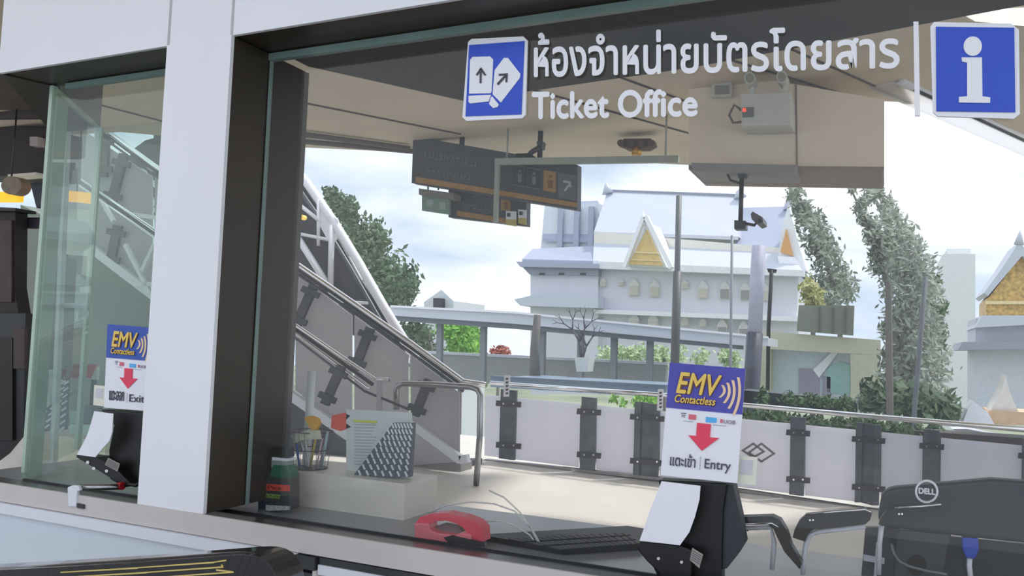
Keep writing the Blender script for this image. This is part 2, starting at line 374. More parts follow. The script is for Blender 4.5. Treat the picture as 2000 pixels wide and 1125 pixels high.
obj('arm', MB().ptube([(1054, 288), (1040, 296), (1030, 306)], .035, 7.05, n=6), DSTEEL, t)
obj('head', MB().prism([(1007, 300), (1033, 299), (1036, 306), (1008, 307)], 7.0, .25), BLACK, t)
tag(obj('ceiling_lamp', MB().slab([(1880, 28), (2010, 22), (2010, 52), (1905, 42)], CZ-.03, .03), mat('lit diffuser', (240, 240, 228), emit=.7)), 'bright ceiling opening above the information sign, built as a glowing panel', 'ceiling opening')  # bright opening in the ceiling, built as a glowing panel

# hanging signs; the slate ones are reflections built as solid boards
def sign_marks(mb, x0, y0, x1, y1, h, Y, rows):
    r = random.Random(int(x0)); x = x0
    while x < x1:
        w = r.uniform(3, 6.5); yy = y0+(y1-y0)*(x-x0)/(x1-x0); hh = h*r.uniform(.6, 1)
        k = r.random()
        if k < .5: mb.prism([(x, yy+h-hh), (x+1.4, yy+h-hh), (x+1.4, yy+h), (x, yy+h)], Y, .01).prism([(x, yy+h*.45), (x+w, yy+h*.45), (x+w, yy+h*.45+1.6), (x, yy+h*.45+1.6)], Y, .01)
        else: mb.prism([(x, yy+h-1.6), (x+w, yy+h-1.6), (x+w, yy+h), (x, yy+h)], Y, .01).prism([(x+w-1.5, yy+h-hh), (x+w, yy+h-hh), (x+w, yy+h), (x+w-1.5, yy+h)], Y, .01)
        x += w+1.2
t = thing('direction_sign', 'reflection of a long slate hanging direction sign, built solid, with orange stripe and pictograms', 'sign', U(960, 385, Y=7.2))
obj('board', MB().prism([(807, 266), (1128, 322), (1127, 410), (804, 357)], 7.2, .14), SLATE, t)
obj('stripe', MB().prism([(812, 345), (1126, 396), (1126, 405), (812, 356)], 7.19, .01), ORANGE, t)
b = MB(); sign_marks(b, 830, 290, 925, 308, 17, 7.19, 1); sign_marks(b, 832, 326, 912, 340, 11, 7.19, 1)
obj('lettering', b, SLATE2, t, label='faint pale lettering')
pd = mat('pictogram navy', (52, 56, 70), .6)
for i, (x0, y0) in enumerate(((1003, 322), (1031, 327))):
    p = obj('pictogram', MB().prism([(x0, y0), (x0+24, y0+4), (x0+23, y0+43), (x0-1, y0+38)], 7.19, .01), pd, t)
    b = MB().prism([(x0, y0), (x0+24, y0+4), (x0+24, y0+5.5), (x0, y0+1.5)], 7.18, .01).prism([(x0-1, y0+38), (x0+23, y0+42), (x0+23, y0+43.5), (x0-1, y0+39.5)], 7.18, .01)
    b.prism(circ(x0+12, y0+12, 3, 10), 7.18, .01).prism([(x0+8, y0+17), (x0+16, y0+18), (x0+15, y0+34), (x0+9, y0+33)], 7.18, .01)
    obj('figure', b, SLATE2, p)
p = obj('pictogram', MB().prism([(1062, 332), (1086, 336), (1085, 376), (1061, 372)], 7.19, .01), ORANGE, t, label='orange pictogram')
obj('figure', MB().prism(circ(1074, 344, 3, 10), 7.18, .01).prism([(1069, 350), (1079, 352), (1078, 368), (1070, 367)], 7.18, .01), mat('brown figure', (130, 92, 50)), p)
p = obj('arrow_panel', MB().prism([(1090, 337), (1126, 343), (1125, 392), (1090, 386)], 7.19, .01), mat('grey arrow panel', (100, 106, 110)), t)
obj('arrow', MB().prism([(1100, 352), (1114, 354), (1116, 366), (1112, 366), (1111, 358), (1100, 356)], 7.18, .01).prism([(1111, 358), (1114, 360), (1104, 374), (1101, 372)], 7.18, .01), mat('pale arrow', (180, 184, 184)), p)
for x, y in ((902, 262), (1054, 290)):
    p_ = U(x, y+26, Y=7.27); obj('hanger', MB().tube([p_, Vector((p_.x, p_.y, CZ))], .035), DSTEEL, t)
t = thing('direction_sign', 'reflection of a smaller slate hanging sign, built solid, under the long one with orange stripe', 'sign', U(950, 435, Y=7.5))
obj('board', MB().prism([(876, 360), (1028, 388), (1027, 441), (876, 424)], 7.5, .14), SLATE, t)
obj('stripe', MB().prism([(892, 411), (990, 427), (990, 437), (892, 421)], 7.49, .01), ORANGE, t)
b = MB(); sign_marks(b, 903, 394, 958, 404, 10, 7.49, 1); sign_marks(b, 925, 378, 968, 385, 6, 7.49, 1)
obj('lettering', b, SLATE2, t, label='faint pale lettering')
p = obj('pictogram', MB().prism([(978, 389), (997, 392), (997, 413), (978, 410)], 7.49, .01), ORANGE, t, label='orange pictogram')
obj('figure', MB().prism(circ(987, 397, 2.5, 8), 7.48, .01).prism([(984, 401), (990, 402), (990, 409), (984, 408)], 7.48, .01), MATS['brown figure'], p)
for x0, x1, yb in ((988, 1008, 412), (1012, 1027, 409)):
    p = obj('notice', MB().prism([(x0, yb), (x1, yb+1), (x1, yb+17), (x0, yb+16)], 7.47, .02), PAPER, t, label='white notice')
    obj('notice_band', MB().prism([(x0, yb+16), (x1, yb+17), (x1, yb+30), (x0, yb+27)], 7.47, .02), mat('notice yellow', (206, 190, 110)), p)
    obj('code_block', MB().prism([(x0+2, yb+4), (x0+8, yb+4), (x0+8, yb+11), (x0+2, yb+11)], 7.46, .01), pd, p)
t = thing('exit_sign', 'pale green box sign hanging below the left end of the slate sign', 'sign', U(850, 415, Y=7.4))
obj('housing', MB().prism([(818, 368), (886, 377), (886, 389), (818, 380)], 7.26, .2), mat('sign housing', (128, 126, 120), .5), t)
p = obj('panel', MB().prism([(824, 380), (877, 388), (877, 419), (824, 411)], 7.37, .05), mat('pale green panel', (128, 158, 146), .4), t)
obj('figure', MB().prism(circ(840, 396, 7, 14), 7.36, .01).prism([(858, 394), (870, 396), (870, 410), (858, 408)], 7.36, .01), mat('paler figure', (160, 182, 176)), p)
for x in (836, 856): obj('hanger', MB().ptube([(x, 359), (x, 371)], .012, 7.36, n=6), BLACK, t)

# ================================================================== WINDOW SIGNS
YG = .16
t = thing('ticket_sign', 'blue square window sign with two white ticket pictograms', 'sign', U(965, 235, Y=YG))
q = [(914, 82), (921, 76), (1022, 71), (1030, 79), (1026, 224), (1019, 231), (911, 236), (903, 229)]
obj('backing', MB().prism(q, YG-.003, .006), VINYL, t)
obj('blue_field', MB().prism([(916, 88), (1024, 80), (1018, 223), (909, 227)], YG-.006, .003), BLUE, t)
tk = MB()
tk.prism([(918, 117), (923, 111), (957, 110), (963, 116), (960, 178), (958, 182), (916, 183)], YG-.009, .003)
tk.prism([(915, 187), (959, 185), (954, 198), (918, 202), (915, 199)], YG-.009, .003)
obj('ticket', tk, VINYL, t, label='upright white ticket')
tk = MB()
tk.prism([(966, 137), (984, 113), (992, 113), (1016, 144), (1015, 152), (978, 200), (962, 184)], YG-.009, .003)
tk.prism([(961, 188), (974, 204), (971, 209), (963, 211), (955, 203), (959, 190)], YG-.009, .003)
obj('ticket', tk, VINYL, t, label='tilted white ticket')
a = MB().prism([(937, 134), (940.5, 134), (939.5, 162), (936.5, 162)], YG-.012, .003).prism([(939, 131), (949, 146), (945.5, 147), (939, 137), (932, 147), (929, 146)], YG-.012, .003)
obj('arrow', a, INK, t)
a = MB().prism([(970, 163), (986, 146), (989, 148), (972.5, 166)], YG-.012, .003).prism([(974, 144), (991, 143), (990, 160), (987, 160), (987.5, 147), (974, 147.5)], YG-.012, .003)
obj('arrow', a, INK, t)
t = thing('thai_lettering', 'white Thai lettering for the ticket room in one line on the glass', 'lettering', U(1400, 150, Y=YG))
lettering('lettering', 'ห้องจำหน่ายบัตรโดยสาร', [(1043, 64), (1757, 47), (1757, 134), (1043, 152)], YG, VINYL, t, bold=.018)
t = thing('english_lettering', 'bold white lettering reading Ticket Office on the glass', 'lettering', U(1200, 232, Y=YG))
lettering('lettering', 'Ticket Office', [(1039, 179), (1363, 173), (1363, 228), (1039, 234)], YG, VINYL, t, bold=.03, spacing=1.02)
tag(obj('divider_bar', MB().prism([(1784, 42), (1794, 42), (1797, 226), (1787, 226)], YG-.003, .006), VINYL), 'thin white vertical divider bar on the glass beside the information sign', 'divider')
t = thing('information_sign', 'blue square window sign with a white letter i', 'sign', U(1905, 225, Y=YG))
q = [(1824, 43), (1975, 46), (1990, 58), (1992, 222), (1980, 232), (1832, 227), (1822, 219), (1817, 52)]
obj('backing', MB().prism(q, YG-.003, .006), VINYL, t)
obj('blue_field', MB().prism([(1828, 52), (1981, 54), (1983, 219), (1829, 217)], YG-.006, .003), BLUE, t)
obj('letter_stem', MB().prism([(1878, 112), (1918, 112), (1919, 188), (1934, 190), (1934, 201), (1873, 200), (1873, 189), (1889, 188), (1889, 122), (1879, 120)], YG-.009, .003), VINYL, t)
obj('letter_dot', MB().prism(circ(1900, 90, 18, 28, 19), YG-.009, .003), VINYL, t)

# ================================================================== EMV POSTERS ON CARD READERS
def quadmap(q):
    (x0, y0), (x1, y1), (x2, y2), (x3, y3) = q
    return lambda u, v: ((x0*(1-u)+x1*u)*(1-v)+(x3*(1-u)+x2*u)*v, (y0*(1-u)+y1*u)*(1-v)+(y3*(1-u)+y2*u)*v)
def poster(q, Y, thai, eng, label, blue):
    f = quadmap(q); R = lambda u0, v0, u1, v1: [f(u0, v0), f(u1, v0), f(u1, v1), f(u0, v1)]
    t = thing('payment_poster', label, 'poster', U(*f(.5, 1), Y=Y), 'payment posters')
    obj('sheet', MB().prism(R(0, 0, 1, 1), Y, .004), PAPER, t)
    obj('blue_header', MB().prism(R(0, 0, 1, .40), Y-.002, .002), blue, t)
    for nm, m_, dx, bo, dy in (('lettering_outline', BROWNINK, .006, .06, -.003), ('lettering', YEL, 0, .02, -.005)):
        lettering(nm, 'EMV', R(.115+dx, .075+dx, .70+dx, .265+dx), Y+dy, m_, t, bold=bo, shear=.22, th=.001)
        lettering(nm, 'Contactless', R(.105+dx, .275+dx, .64+dx, .345+dx), Y+dy, m_, t, bold=bo*.7, shear=.22, th=.001)
    wv = MB()
    for k, (cu, h) in enumerate(((.70, .055), (.765, .09), (.83, .125), (.90, .165))):
        o_, i_ = [], []
        for s in range(9):
            a = -1+2*s/8; bx = cu+.045*(1-a*a)-.012*a; vv = .215+.01*k+a*h
            o_.append(f(bx+.018, vv)); i_.append(f(bx-.018, vv))
        wv.strip(o_, i_, Y-.004, .002)
    obj('waves', wv, PINK, t)
    ar = [(.40, .50), (.58, .50), (.58, .615), (.70, .615), (.49, .74), (.30, .615), (.40, .615)]
    obj('arrow', MB().prism([f(u+.02, v+.01) for u, v in ar], Y-.003, .002), RED, t)
    lettering('caption', thai, R(.11, .79, .44, .905), Y-.002, INK, t, bold=.01, th=.001)
    lettering('caption', eng, R(.56, .815, .90, .925 if 'y' in eng else .905), Y-.002, INK, t, bold=.008, th=.001)
    obj('divider', MB().prism(R(.497, .80, .503, .92), Y-.002, .001), mat('faint grey ink', (180, 180, 190)), t)
    obj('emblem', MB().prism(R(.20, .433, .27, .44), Y-.002, .001).prism(R(.21, .45, .26, .456), Y-.002, .001).prism(R(.21, .465, .26, .47), Y-.002, .001), INK, t)
    obj('emblem', MB().prism(R(.305, .44, .40, .485), Y-.002, .001), PRED, t)
    obj('emblem', MB().prism(R(.53, .45, .67, .495), Y-.002, .001), LBLUE, t)
    obj('emblem', MB().prism(R(.72, .457, .75, .49), Y-.002, .001), PRED, t)
    lettering('emblem', 'UOB', R(.765, .458, .92, .492), Y-.002, mat('mauve ink', (160, 140, 160)), t, bold=.01, th=.001)
    obj('fine_print', MB().prism(R(.24, .5, .37, .505), Y-.002, .001).prism(R(.63, .51, .80, .515), Y-.002, .001), MATS['faint grey ink'], t)
    return t
poster([(1308, 708), (1456, 720), (1440, 944), (1290, 928)], .10, 'แตะเข้า', 'Entry', 'blue and white Contactless poster with red arrow marked Entry', EMVB)
poster([(210, 633), (296, 640), (290, 803), (203, 796)], .10, 'แตะออก', 'Exit', 'blue and white Contactless poster with red arrow marked Exit', EMVB2)
def slip(pts, inner, Y, label):
    t = thing('paper_slip', label, 'paper', U(*pts[2], Y=Y))
    obj('sheet', MB().prism(pts, Y, .003), CREAM, t)
    obj('grey_patch', MB().prism(inner, Y-.001, .001), mat('pale grey patch', (206, 206, 212)), t)
slip([(1441, 890), (1480, 893), (1476, 948), (1437, 943)], [(1447, 897), (1471, 899), (1469, 928), (1445, 926)], .115, 'small cream paper slip beside the Entry poster')
slip([(184, 752), (205, 754), (203, 794), (182, 791)], [(187, 758), (202, 759), (200, 778), (185, 777)], .115, 'small cream paper slip beside the Exit poster')

def reader(body, side_, hood, paper, label, plabel, Y, sticker, screws, base=None):
    t = thing('card_reader', label, 'card reader', U(*hood[-1], Y=Y), 'card readers')
    obj('housing', MB().prism(body, Y, .05), BLACK, t, bevel=.004)
    if side_: obj('side_panel', MB().prism(side_, Y+.012, .05), BLACK2, t, label='dark grey side panel')
    obj('tray', MB().prism(hood, Y-.035, .05), BLACK, t, bevel=.003)
    for x, y in screws: obj('screw', MB().prism(circ(x, y, 3.2, 10), Y-.037, .003), CHROME, t)
    s_ = obj('sticker', MB().prism(sticker, Y-.038, .002), mat('sticker grey', (150, 146, 140)), t)
    x0, y0 = sticker[0]; x1, y1 = sticker[1]; x3, y3 = sticker[3]
    b = MB()
    for k in range(1, 6):
        a = k/6; b.prism([(x0+(x3-x0)*a+1.5, y0+(y3-y0)*a+1), (x1+(x3-x0)*a-1.5, y1+(y3-y0)*a-1), (x1+(x3-x0)*a-1.5, y1+(y3-y0)*a), (x0+(x3-x0)*a+1.5, y0+(y3-y0)*a+2)], Y-.0388, .001)
    obj('print', b, INK, s_)
    o = MB().strip(paper[0], paper[1], Y-.045, .002); tag(obj('paper_sheet', o, PAPER), plabel, 'paper')
    return t
cr = reader([(1285, 938), (1420, 944), (1412, 1000), (1408, 1160), (1300, 1160), (1262, 1080), (1300, 1000)],
       [(1418, 946), (1432, 948), (1446, 1010), (1454, 1062), (1440, 1085), (1420, 1110), (1408, 1112), (1412, 1000)],
       [(1249, 1058), (1330, 1066), (1352, 1075), (1350, 1120), (1345, 1170), (1300, 1170), (1288, 1120), (1262, 1095), (1246, 1075)],
       ([(1292, 940), (1281, 968), (1268, 1000), (1258, 1030), (1249, 1056)], [(1368, 949), (1366, 976), (1357, 1010), (1346, 1040), (1328, 1065)]),
       'black card reader stand under the Entry poster', 'blank white sheet curling on the Entry card reader', .11,
       [(1352, 1070), (1373, 1083), (1366, 1110), (1347, 1094)], [(1286, 1091), (1331, 1098)])
reader([(196, 800), (284, 806), (281, 950), (232, 946), (214, 936), (212, 880), (222, 830)], None,
       [(149, 888), (190, 893), (226, 915), (250, 940), (262, 950), (225, 940), (190, 918), (160, 900), (148, 893)],
       ([(184, 803), (178, 825), (170, 850), (160, 870), (150, 888)], [(221, 808), (219, 845), (213, 862), (200, 876), (186, 893)]),
       'black card reader stand under the Exit poster', 'blank white sheet curling on the Exit card reader', .11,
       [(211, 894), (234, 906), (229, 921), (205, 908)], [(171, 903), (183, 915), (208, 920)])
tag(obj('cable_plug', MB().ptube([(232, 949), (240, 949)], .012, .06, n=10), mat('red plug', (170, 30, 40), .4)), 'red cable plug at the foot of the left card reader', 'plug')
tag(obj('cable', MB().ptube([(240, 949), (255, 946), (266, 948), (272, 943)], .006, .07), BLACK), 'black cable leaving the red plug on the left sill', 'cable')
b = MB().prism([(131, 952), (140, 948), (152, 948), (156, 958), (150, 960), (148, 990), (133, 990)], -.014, .012)
t = thing('sill_bracket', 'white metal bracket clamped over the counter edge left of the pillar', 'bracket', U(145, 990, Y=-.01))
obj('clamp', b, LEDGE, t, bevel=.003)
obj('tube', MB().tube([U(150, 952, Y=-.005), U(232, 951, Y=.05)], .009, 8), STEEL, t)
obj('foot', MB().prism([(150, 983), (163, 986), (163, 994), (150, 992)], -.014, .01), DSTEEL, t)

# ================================================================== THINGS ON THE COUNTER
YD = .46
# white tray, cup, pens
tz = U(600, 914, Y=YD).z
tag(obj('tray', MB().box(U(552, 914, Y=YD).x, U(815, 925, Y=YD).x, YD-.07, YD+.13, CT, tz-.0), mat('white tray', (236, 230, 220), .4)), 'low white plastic tray on the counter carrying the pen cup', 'tray')
t = thing('pen_cup', 'dark wire mesh pen cup on the white tray', 'pen cup', U(605, 914, Y=YD))
c = U(606, 914, Y=YD); sc = (U(638, 900, Y=YD)-U(572, 900, Y=YD)).length/2
b = MB()
for z, r in ((0, sc*.8), (sc*.9, sc*.9), (sc*1.75, sc)):
    P = [c+Vector((r*cos(a*pi/12), r*sin(a*pi/12), z)) for a in range(25)]; b.tube(P, .0018, 5)
for a in range(20):
    A = a*pi/10; b.tube([c+Vector((sc*.8*cos(A), sc*.8*sin(A), 0)), c+Vector((sc*cos(A), sc*sin(A), sc*1.75))], .0009, 4)
obj('mesh', b, mat('mesh brown', (92, 72, 72), .5, .4), t)
obj('base', MB().lathe(c, [(sc*.8, 0), (sc*.8, .003)], 16), BLACK, t)
pens = [((585, 912), (579, 868), (40, 90, 200), 'blue pen at the left edge of the mesh cup', .004), ((600, 912), (588, 862), (225, 222, 232), 'white pen left of centre in the mesh cup', .003),
        ((603, 912), (596, 858), (236, 228, 230), 'white pen with slim body in the middle of the cup', .003), ((606, 912), (621, 832), (226, 204, 60), 'yellow pencil leaning right in the mesh cup', .004),
        ((618, 912), (630, 856), (232, 200, 204), 'pale pink pen right of the yellow pencil', .003), ((622, 912), (637, 858), (240, 214, 214), 'paler pink pen at the right of the cup', .003),
        ((628, 912), (640, 842), (170, 190, 194), 'grey green marker at the right edge of the cup', .005)]
for a_, b_, colr, lab, r in pens:
    pa, pb = U(*a_, Y=YD), U(*b_, Y=YD-.01+.02*random.random())
    t2 = thing('pen', lab, 'pen', pa, 'pens in the mesh cup')
    k = 'pen %d %d %d' % colr
    obj('barrel', MB().tube([pa, pb], r, 8), mat(k, colr, .4), t2)
    obj('cap', MB().tube([pb, pb+(pb-pa).normalized()*.012], r*.7, 8), mat('pen end', (90, 90, 96), .4), t2)
t = thing('paper_roll', 'ghost reflection built as a tall pale tube behind the pen cup', 'reflection', U(598, 912, Y=.54))  # ghost image in the glass built as a solid tube
obj('roll', MB().tube([U(598, 912, Y=.54), U(609, 724, Y=.54)], .0145, 16), mat('roll white', (222, 228, 230), .6), t)
tag(obj('tape_roll', MB().strip([(568, 850), (580, 845), (600, 841), (618, 841)], [(573, 866), (584, 861), (602, 858), (621, 858)], .40, .02), mat('masking tape', (216, 214, 186), .6)), 'cream masking tape strip across the pen cup rim', 'tape')
tag(obj('paper_ribbon', MB().prism([(594, 815), (608, 812), (622, 818), (624, 830), (616, 842), (604, 836)], .44, .01).prism([(600, 822), (618, 815), (626, 826), (612, 848)], .435, .008), mat('amber ribbon', (240, 180, 50), .6)), 'amber paper ribbon sticking out of the pen cup', 'ribbon')
tag(obj('paper_ribbon', MB().prism([(648, 812), (672, 806), (684, 812), (672, 824), (686, 834), (664, 842), (646, 836)], .5, .01), mat('orange red ribbon', (242, 96, 70), .6)), 'orange red paper rosette beside the printed document', 'ribbon')
# printed document on stand
t = thing('document', 'printed white document with yellow highlighted line standing on the tray', 'document', U(740, 928, Y=.5))
obj('sheet', MB().prism([(676, 799), (803, 806), (802, 930), (676, 926)], .5, .006), mat('pale document', (222, 228, 226), .6), t)
b = MB()
for k in range(14): b.prism([(692, 828+k*6), (735-(k % 4)*3, 829+k*6), (735-(k % 4)*3, 830.5+k*6), (692, 829.5+k*6)], .498, .001)
obj('print', b, mat('faint print', (176, 182, 190)), t)
obj('highlight', MB().prism([(690, 820), (736, 822), (736, 827), (690, 824)], .497, .001), mat('highlighter', (222, 226, 80)), t)
# glue bottle
t = thing('bottle', 'dark bottle with green shoulder and red and lime label inside the glass', 'bottle', U(540, 1000, Y=.26))
YB = .26
obj('body', MB().prism([(517, 935), (524, 922), (566, 926), (566, 996), (517, 999)], YB, .05), mat('bottle grey', (52, 54, 58), .35), t, bevel=.006)
obj('shoulder', MB().prism([(528, 922), (532, 908), (560, 910), (566, 926), (565, 936), (526, 932)], YB-.002, .045), mat('bottle green', (28, 104, 74), .4), t, bevel=.004)
obj('neck', MB().prism([(530, 898), (560, 900), (560, 918), (530, 915)], YB+.004, .035), mat('bottle collar', (150, 158, 152), .4), t)
obj('collar_band', MB().prism([(531, 893), (561, 896), (561, 901), (531, 899)], YB+.001, .04), PAPER, t)
obj('cap', MB().prism([(531, 872), (560, 874), (562, 894), (530, 892)], YB+.004, .035), BLACK, t, bevel=.004)
lb = obj('label', MB().prism([(520, 945), (566, 948), (566, 960), (520, 958)], YB-.001, .001), mat('label red', (226, 72, 48)), t, label='red label')
lettering('lettering', 'Pica', [(523, 947), (550, 949), (550, 957), (523, 956)], YB-.0015, mat('dark red ink', (130, 24, 20)), lb, bold=.02, th=.0005)
lb = obj('label', MB().prism([(520, 964), (546, 967), (546, 974), (520, 972)], YB-.001, .001), mat('label lime', (150, 190, 70)), t, label='lime label')
lettering('lettering', 'CP-620', [(521, 965.5), (545, 968), (545, 973), (521, 971.5)], YB-.0015, BLACK, lb, bold=.01, th=.0005)
obj('foot_label', MB().prism([(519, 986), (566, 989), (566, 996), (519, 998)], YB-.001, .001), mat('foot label', (190, 192, 196), noise=.5, scale=300), t)
t = thing('tape_dispenser', 'dark blue holder with white clip left of the bottle', 'holder', U(510, 998, Y=.27))
obj('body', MB().prism([(503, 930), (510, 916), (530, 915), (532, 930), (518, 938), (516, 1000), (503, 996)], .28, .03), mat('navy plastic', (26, 52, 92), .35), t, bevel=.004)
obj('clip', MB().ptube([(515, 934), (518, 931), (516, 945), (512, 972)], .0022, .275, n=6), PAPER, t)
obj('wheel', MB().prism(circ(514, 932, 7, 14), .276, .006), BLACK, t)
# red item
t = thing('tape_dispenser', 'red plastic tape dispenser with arched top on the counter', 'tape dispenser', U(876, 1066, Y=.22))
REDP = mat('red plastic', (234, 88, 104), .35, noise=.03)  # haze put into the plastic colours: red lightened towards pink
out = [(810, 1050), (812, 1022), (820, 1010), (845, 1003), (872, 1002), (905, 1009), (930, 1019), (942, 1032), (944, 1058)]
inn = [(842, 1036), (836, 1030), (838, 1024), (852, 1018), (872, 1017), (892, 1023), (904, 1030), (912, 1040), (908, 1050)]
b = MB().strip(out, inn, .215, .045)
obj('arch', b, REDP, t)
obj('base', MB().prism([(808, 1022), (836, 1022), (840, 1036), (852, 1041), (890, 1046), (900, 1040), (920, 1045), (920, 1069), (880, 1068), (810, 1054)], .205, .05), mat('rose plastic', (240, 132, 142), .35), t, bevel=.004)
obj('tape_core', MB().prism([(846, 1040), (850, 1028), (866, 1023), (894, 1028), (905, 1042), (890, 1047)], .235, .02), mat('core grey', (130, 120, 122), .5), t)
obj('cutter', MB().prism([(866, 1050), (882, 1046), (945, 1060), (948, 1068), (880, 1064)], .20, .01), DSTEEL, t)
# keyboard / black folder
kz = SZ+.012
t = thing('keyboard', 'flat black keyboard lying on the counter right of the red dispenser', 'keyboard', U(1100, 1070, Z=CT))
obj('base', MB().slab([(935, 1054), (1225, 1036), (1262, 1042), (1270, 1072), (1100, 1083)], CT+.002, .014), BLACK, t)
b = MB()
for i in range(16):
    for j in range(3):
        f = quadmap([(985, 1053), (1225, 1039), (1255, 1064), (1098, 1076)])
        u, v = (i+.1)/16, (j+.15)/3; b.slab([f(u, v), f(u+.05, v), f(u+.05, v+.24), f(u, v+.24)], CT+.017, .003)
obj('keys', b, mat('key grey', (40, 42, 48), .5), t)
# cables
WC = mat('white cable', (226, 230, 224), .4)
for lab, P in (('white cable arching over the red dispenser', [(838, 1002), (870, 987), (920, 980), (965, 984), (1005, 998), (1035, 1028), (1058, 1074)]),
               ('thin white cable coming down steeply to the plug', [(955, 958), (985, 972), (1015, 1000), (1040, 1035), (1062, 1074)]),
               ('short white cable looping right from the red dispenser', [(942, 1019), (975, 1017), (1005, 1026), (1035, 1045), (1055, 1074)])):
    tag(obj('cable', MB().ptube(P, .0022, .3, n=6), WC), lab, 'cable')
tag(obj('cable_plug', MB().prism([(1050, 1070), (1078, 1072), (1080, 1078), (1056, 1079)], .29, .02), CHROME), 'small clear plug where the white cables meet', 'plug')
# monitor
YM = .47
t = thing('monitor', 'black monitor seen from behind with a round white badge', 'monitor', U(1850, 1119, Y=YM+.1))
hs = obj('housing', MB().prism([(1722, 968), (1730, 958), (1745, 953), (1938, 936), (2080, 946), (2080, 1070), (1900, 1051), (1722, 1030), (1714, 1010)], YM, .05), BLACK2, t, bevel=.01)
obj('lower_body', MB().prism([(1690, 1030), (1752, 1030), (1750, 1150), (1680, 1150)], YM+.03, .02), mat('slate plastic', (62, 68, 74), .4), t)
obj('stand', MB().prism([(1750, 1034), (1858, 1043), (1842, 1118), (1848, 1150), (1745, 1150)], YM+.02, .03), mat('stand grey', (66, 70, 76), .35), t, bevel=.004)
obj('stand_hole', MB().prism(circ(1791, 1104, 19, 24, 20), YM+.015, .01), BLACK, t)
obj('rear_recess', MB().prism([(1842, 1046), (2080, 1070), (2080, 1150), (1836, 1150)], YM+.045, .01), mat('recess grey', (44, 47, 52), .4), t)
r1, r2 = circ(1810, 960, 23, 36), circ(1810, 960, 18.8, 36)
bd = obj('badge', MB().strip(r1+[r1[0]], r2+[r2[0]], YM-.004, .004), VINYL, t, label='white ring badge')
lettering('lettering', 'DELL', [(1794, 952), (1827, 955), (1827, 967), (1794, 964)], YM-.003, VINYL, bd, bold=.05, th=.001)
obj('power_plug', MB().prism([(1732, 1031), (1758, 1033), (1754, 1045), (1748, 1062), (1740, 1062), (1736, 1046)], YM+.0, .02), BLACK, t)
tag(obj('cable', MB().ptube([(1741, 1062), (1745, 1080), (1756, 1096), (1775, 1106), (1810, 1115), (1850, 1122)], .0035, YM-.005), mat('grey cable', (120, 128, 132), .4)), 'grey power cable curving below the monitor', 'cable')
t = thing('video_connector', 'blue video connector with white cable plugged into the monitor', 'connector', U(1895, 1095, Y=YM+.02))
obj('plug', MB().prism([(1879, 1050), (1911, 1052), (1912, 1075), (1904, 1092), (1887, 1090), (1880, 1074)], YM+.005, .03), mat('connector blue', (34, 74, 190), .35), t, bevel=.003)
obj('lead', MB().ptube([(1894, 1090), (1893, 1105), (1897, 1140)], .006, YM+.02), PAPER, t)
tag(obj('cross_strip', MB().prism([(1711, 1060), (1716, 1060), (1711, 1150), (1705, 1150)], YM+.02, .005).prism([(1686, 1083), (1728, 1090), (1727, 1102), (1686, 1095)], YM+.018, .005), mat('pale strip', (200, 202, 212), .6)), 'pale crossed tape strips left of the monitor stand', 'tape')

# ================================================================== BEYOND THE BOOTH: reflections in the glass built as solid arms
def hoop(top, leg, hl, label, Y):
    t = thing('padded_arm', label, 'bracket', U(*leg[-1], Y=Y), 'reflected arms built on the counter')
    obj('pad', MB().strip(*top, Y, .035), BLACK, t, label='black top pad')
    obj('highlight_rail', MB().ptube(hl, .0028, Y-.003), CHROME, t)
    if leg: obj('leg', MB().ptube(leg, .006, Y+.02), LEDGE, t, label='pale tubular leg')
    b = MB()
    for x, y in hl[:1]: b.prism(circ(x+8, y+12, 2, 8), Y-.002, .002).prism(circ(x+14, y+12, 2, 8), Y-.002, .002)
    obj('screw', b, CHROME, t)
hoop(([(1548, 1050), (1552, 1034), (1560, 1018), (1574, 1006), (1640, 1001), (1690, 996), (1703, 1004)], [(1572, 1058), (1576, 1046), (1583, 1038), (1592, 1034), (1640, 1030), (1690, 1024), (1699, 1016)]),
     [(1690, 1028), (1600, 1038), (1582, 1044), (1574, 1062), (1570, 1090), (1568, 1122)], [(1574, 1004), (1640, 999), (1690, 995), (1701, 1001)], 'reflected black padded arm with chrome top edge, built solid left of the monitor', .3)
hoop(([(1446, 1010), (1508, 1008), (1524, 1016), (1536, 1036), (1546, 1066), (1566, 1100)], [(1446, 1026), (1500, 1024), (1510, 1032), (1518, 1050), (1532, 1078), (1562, 1112)]),
     [(1446, 1032), (1506, 1030), (1512, 1060), (1508, 1112)], [(1446, 1024), (1508, 1022), (1520, 1030)], 'reflected black padded arm, built solid, curving down directly right of the Entry reader', .28)
hoop(([(1716, 1024), (1722, 1010), (1732, 998), (1748, 992), (1800, 989), (1838, 985)], [(1724, 1028), (1730, 1016), (1740, 1006), (1752, 1002), (1800, 999), (1838, 995)]),
     [(1722, 1026), (1718, 1060), (1716, 1122)], [(1748, 992), (1800, 989), (1838, 985)], 'reflected slim padded arm, built solid, just in front of the monitor badge', .42)

# stainless rail loop on the deck
rp_ = lambda x, y: U(x, y, Y=6.5)
tag(obj('guard_rail', MB().tube([rp_(774, 800), rp_(774, 762), rp_(778, 753), rp_(788, 749), rp_(850, 751), rp_(920, 756), rp_(933, 761), rp_(938, 772), rp_(937, 850), rp_(930, 948)], .035, 10), STEEL), 'stainless steel looped guard rail standing on the deck', 'guard rail')

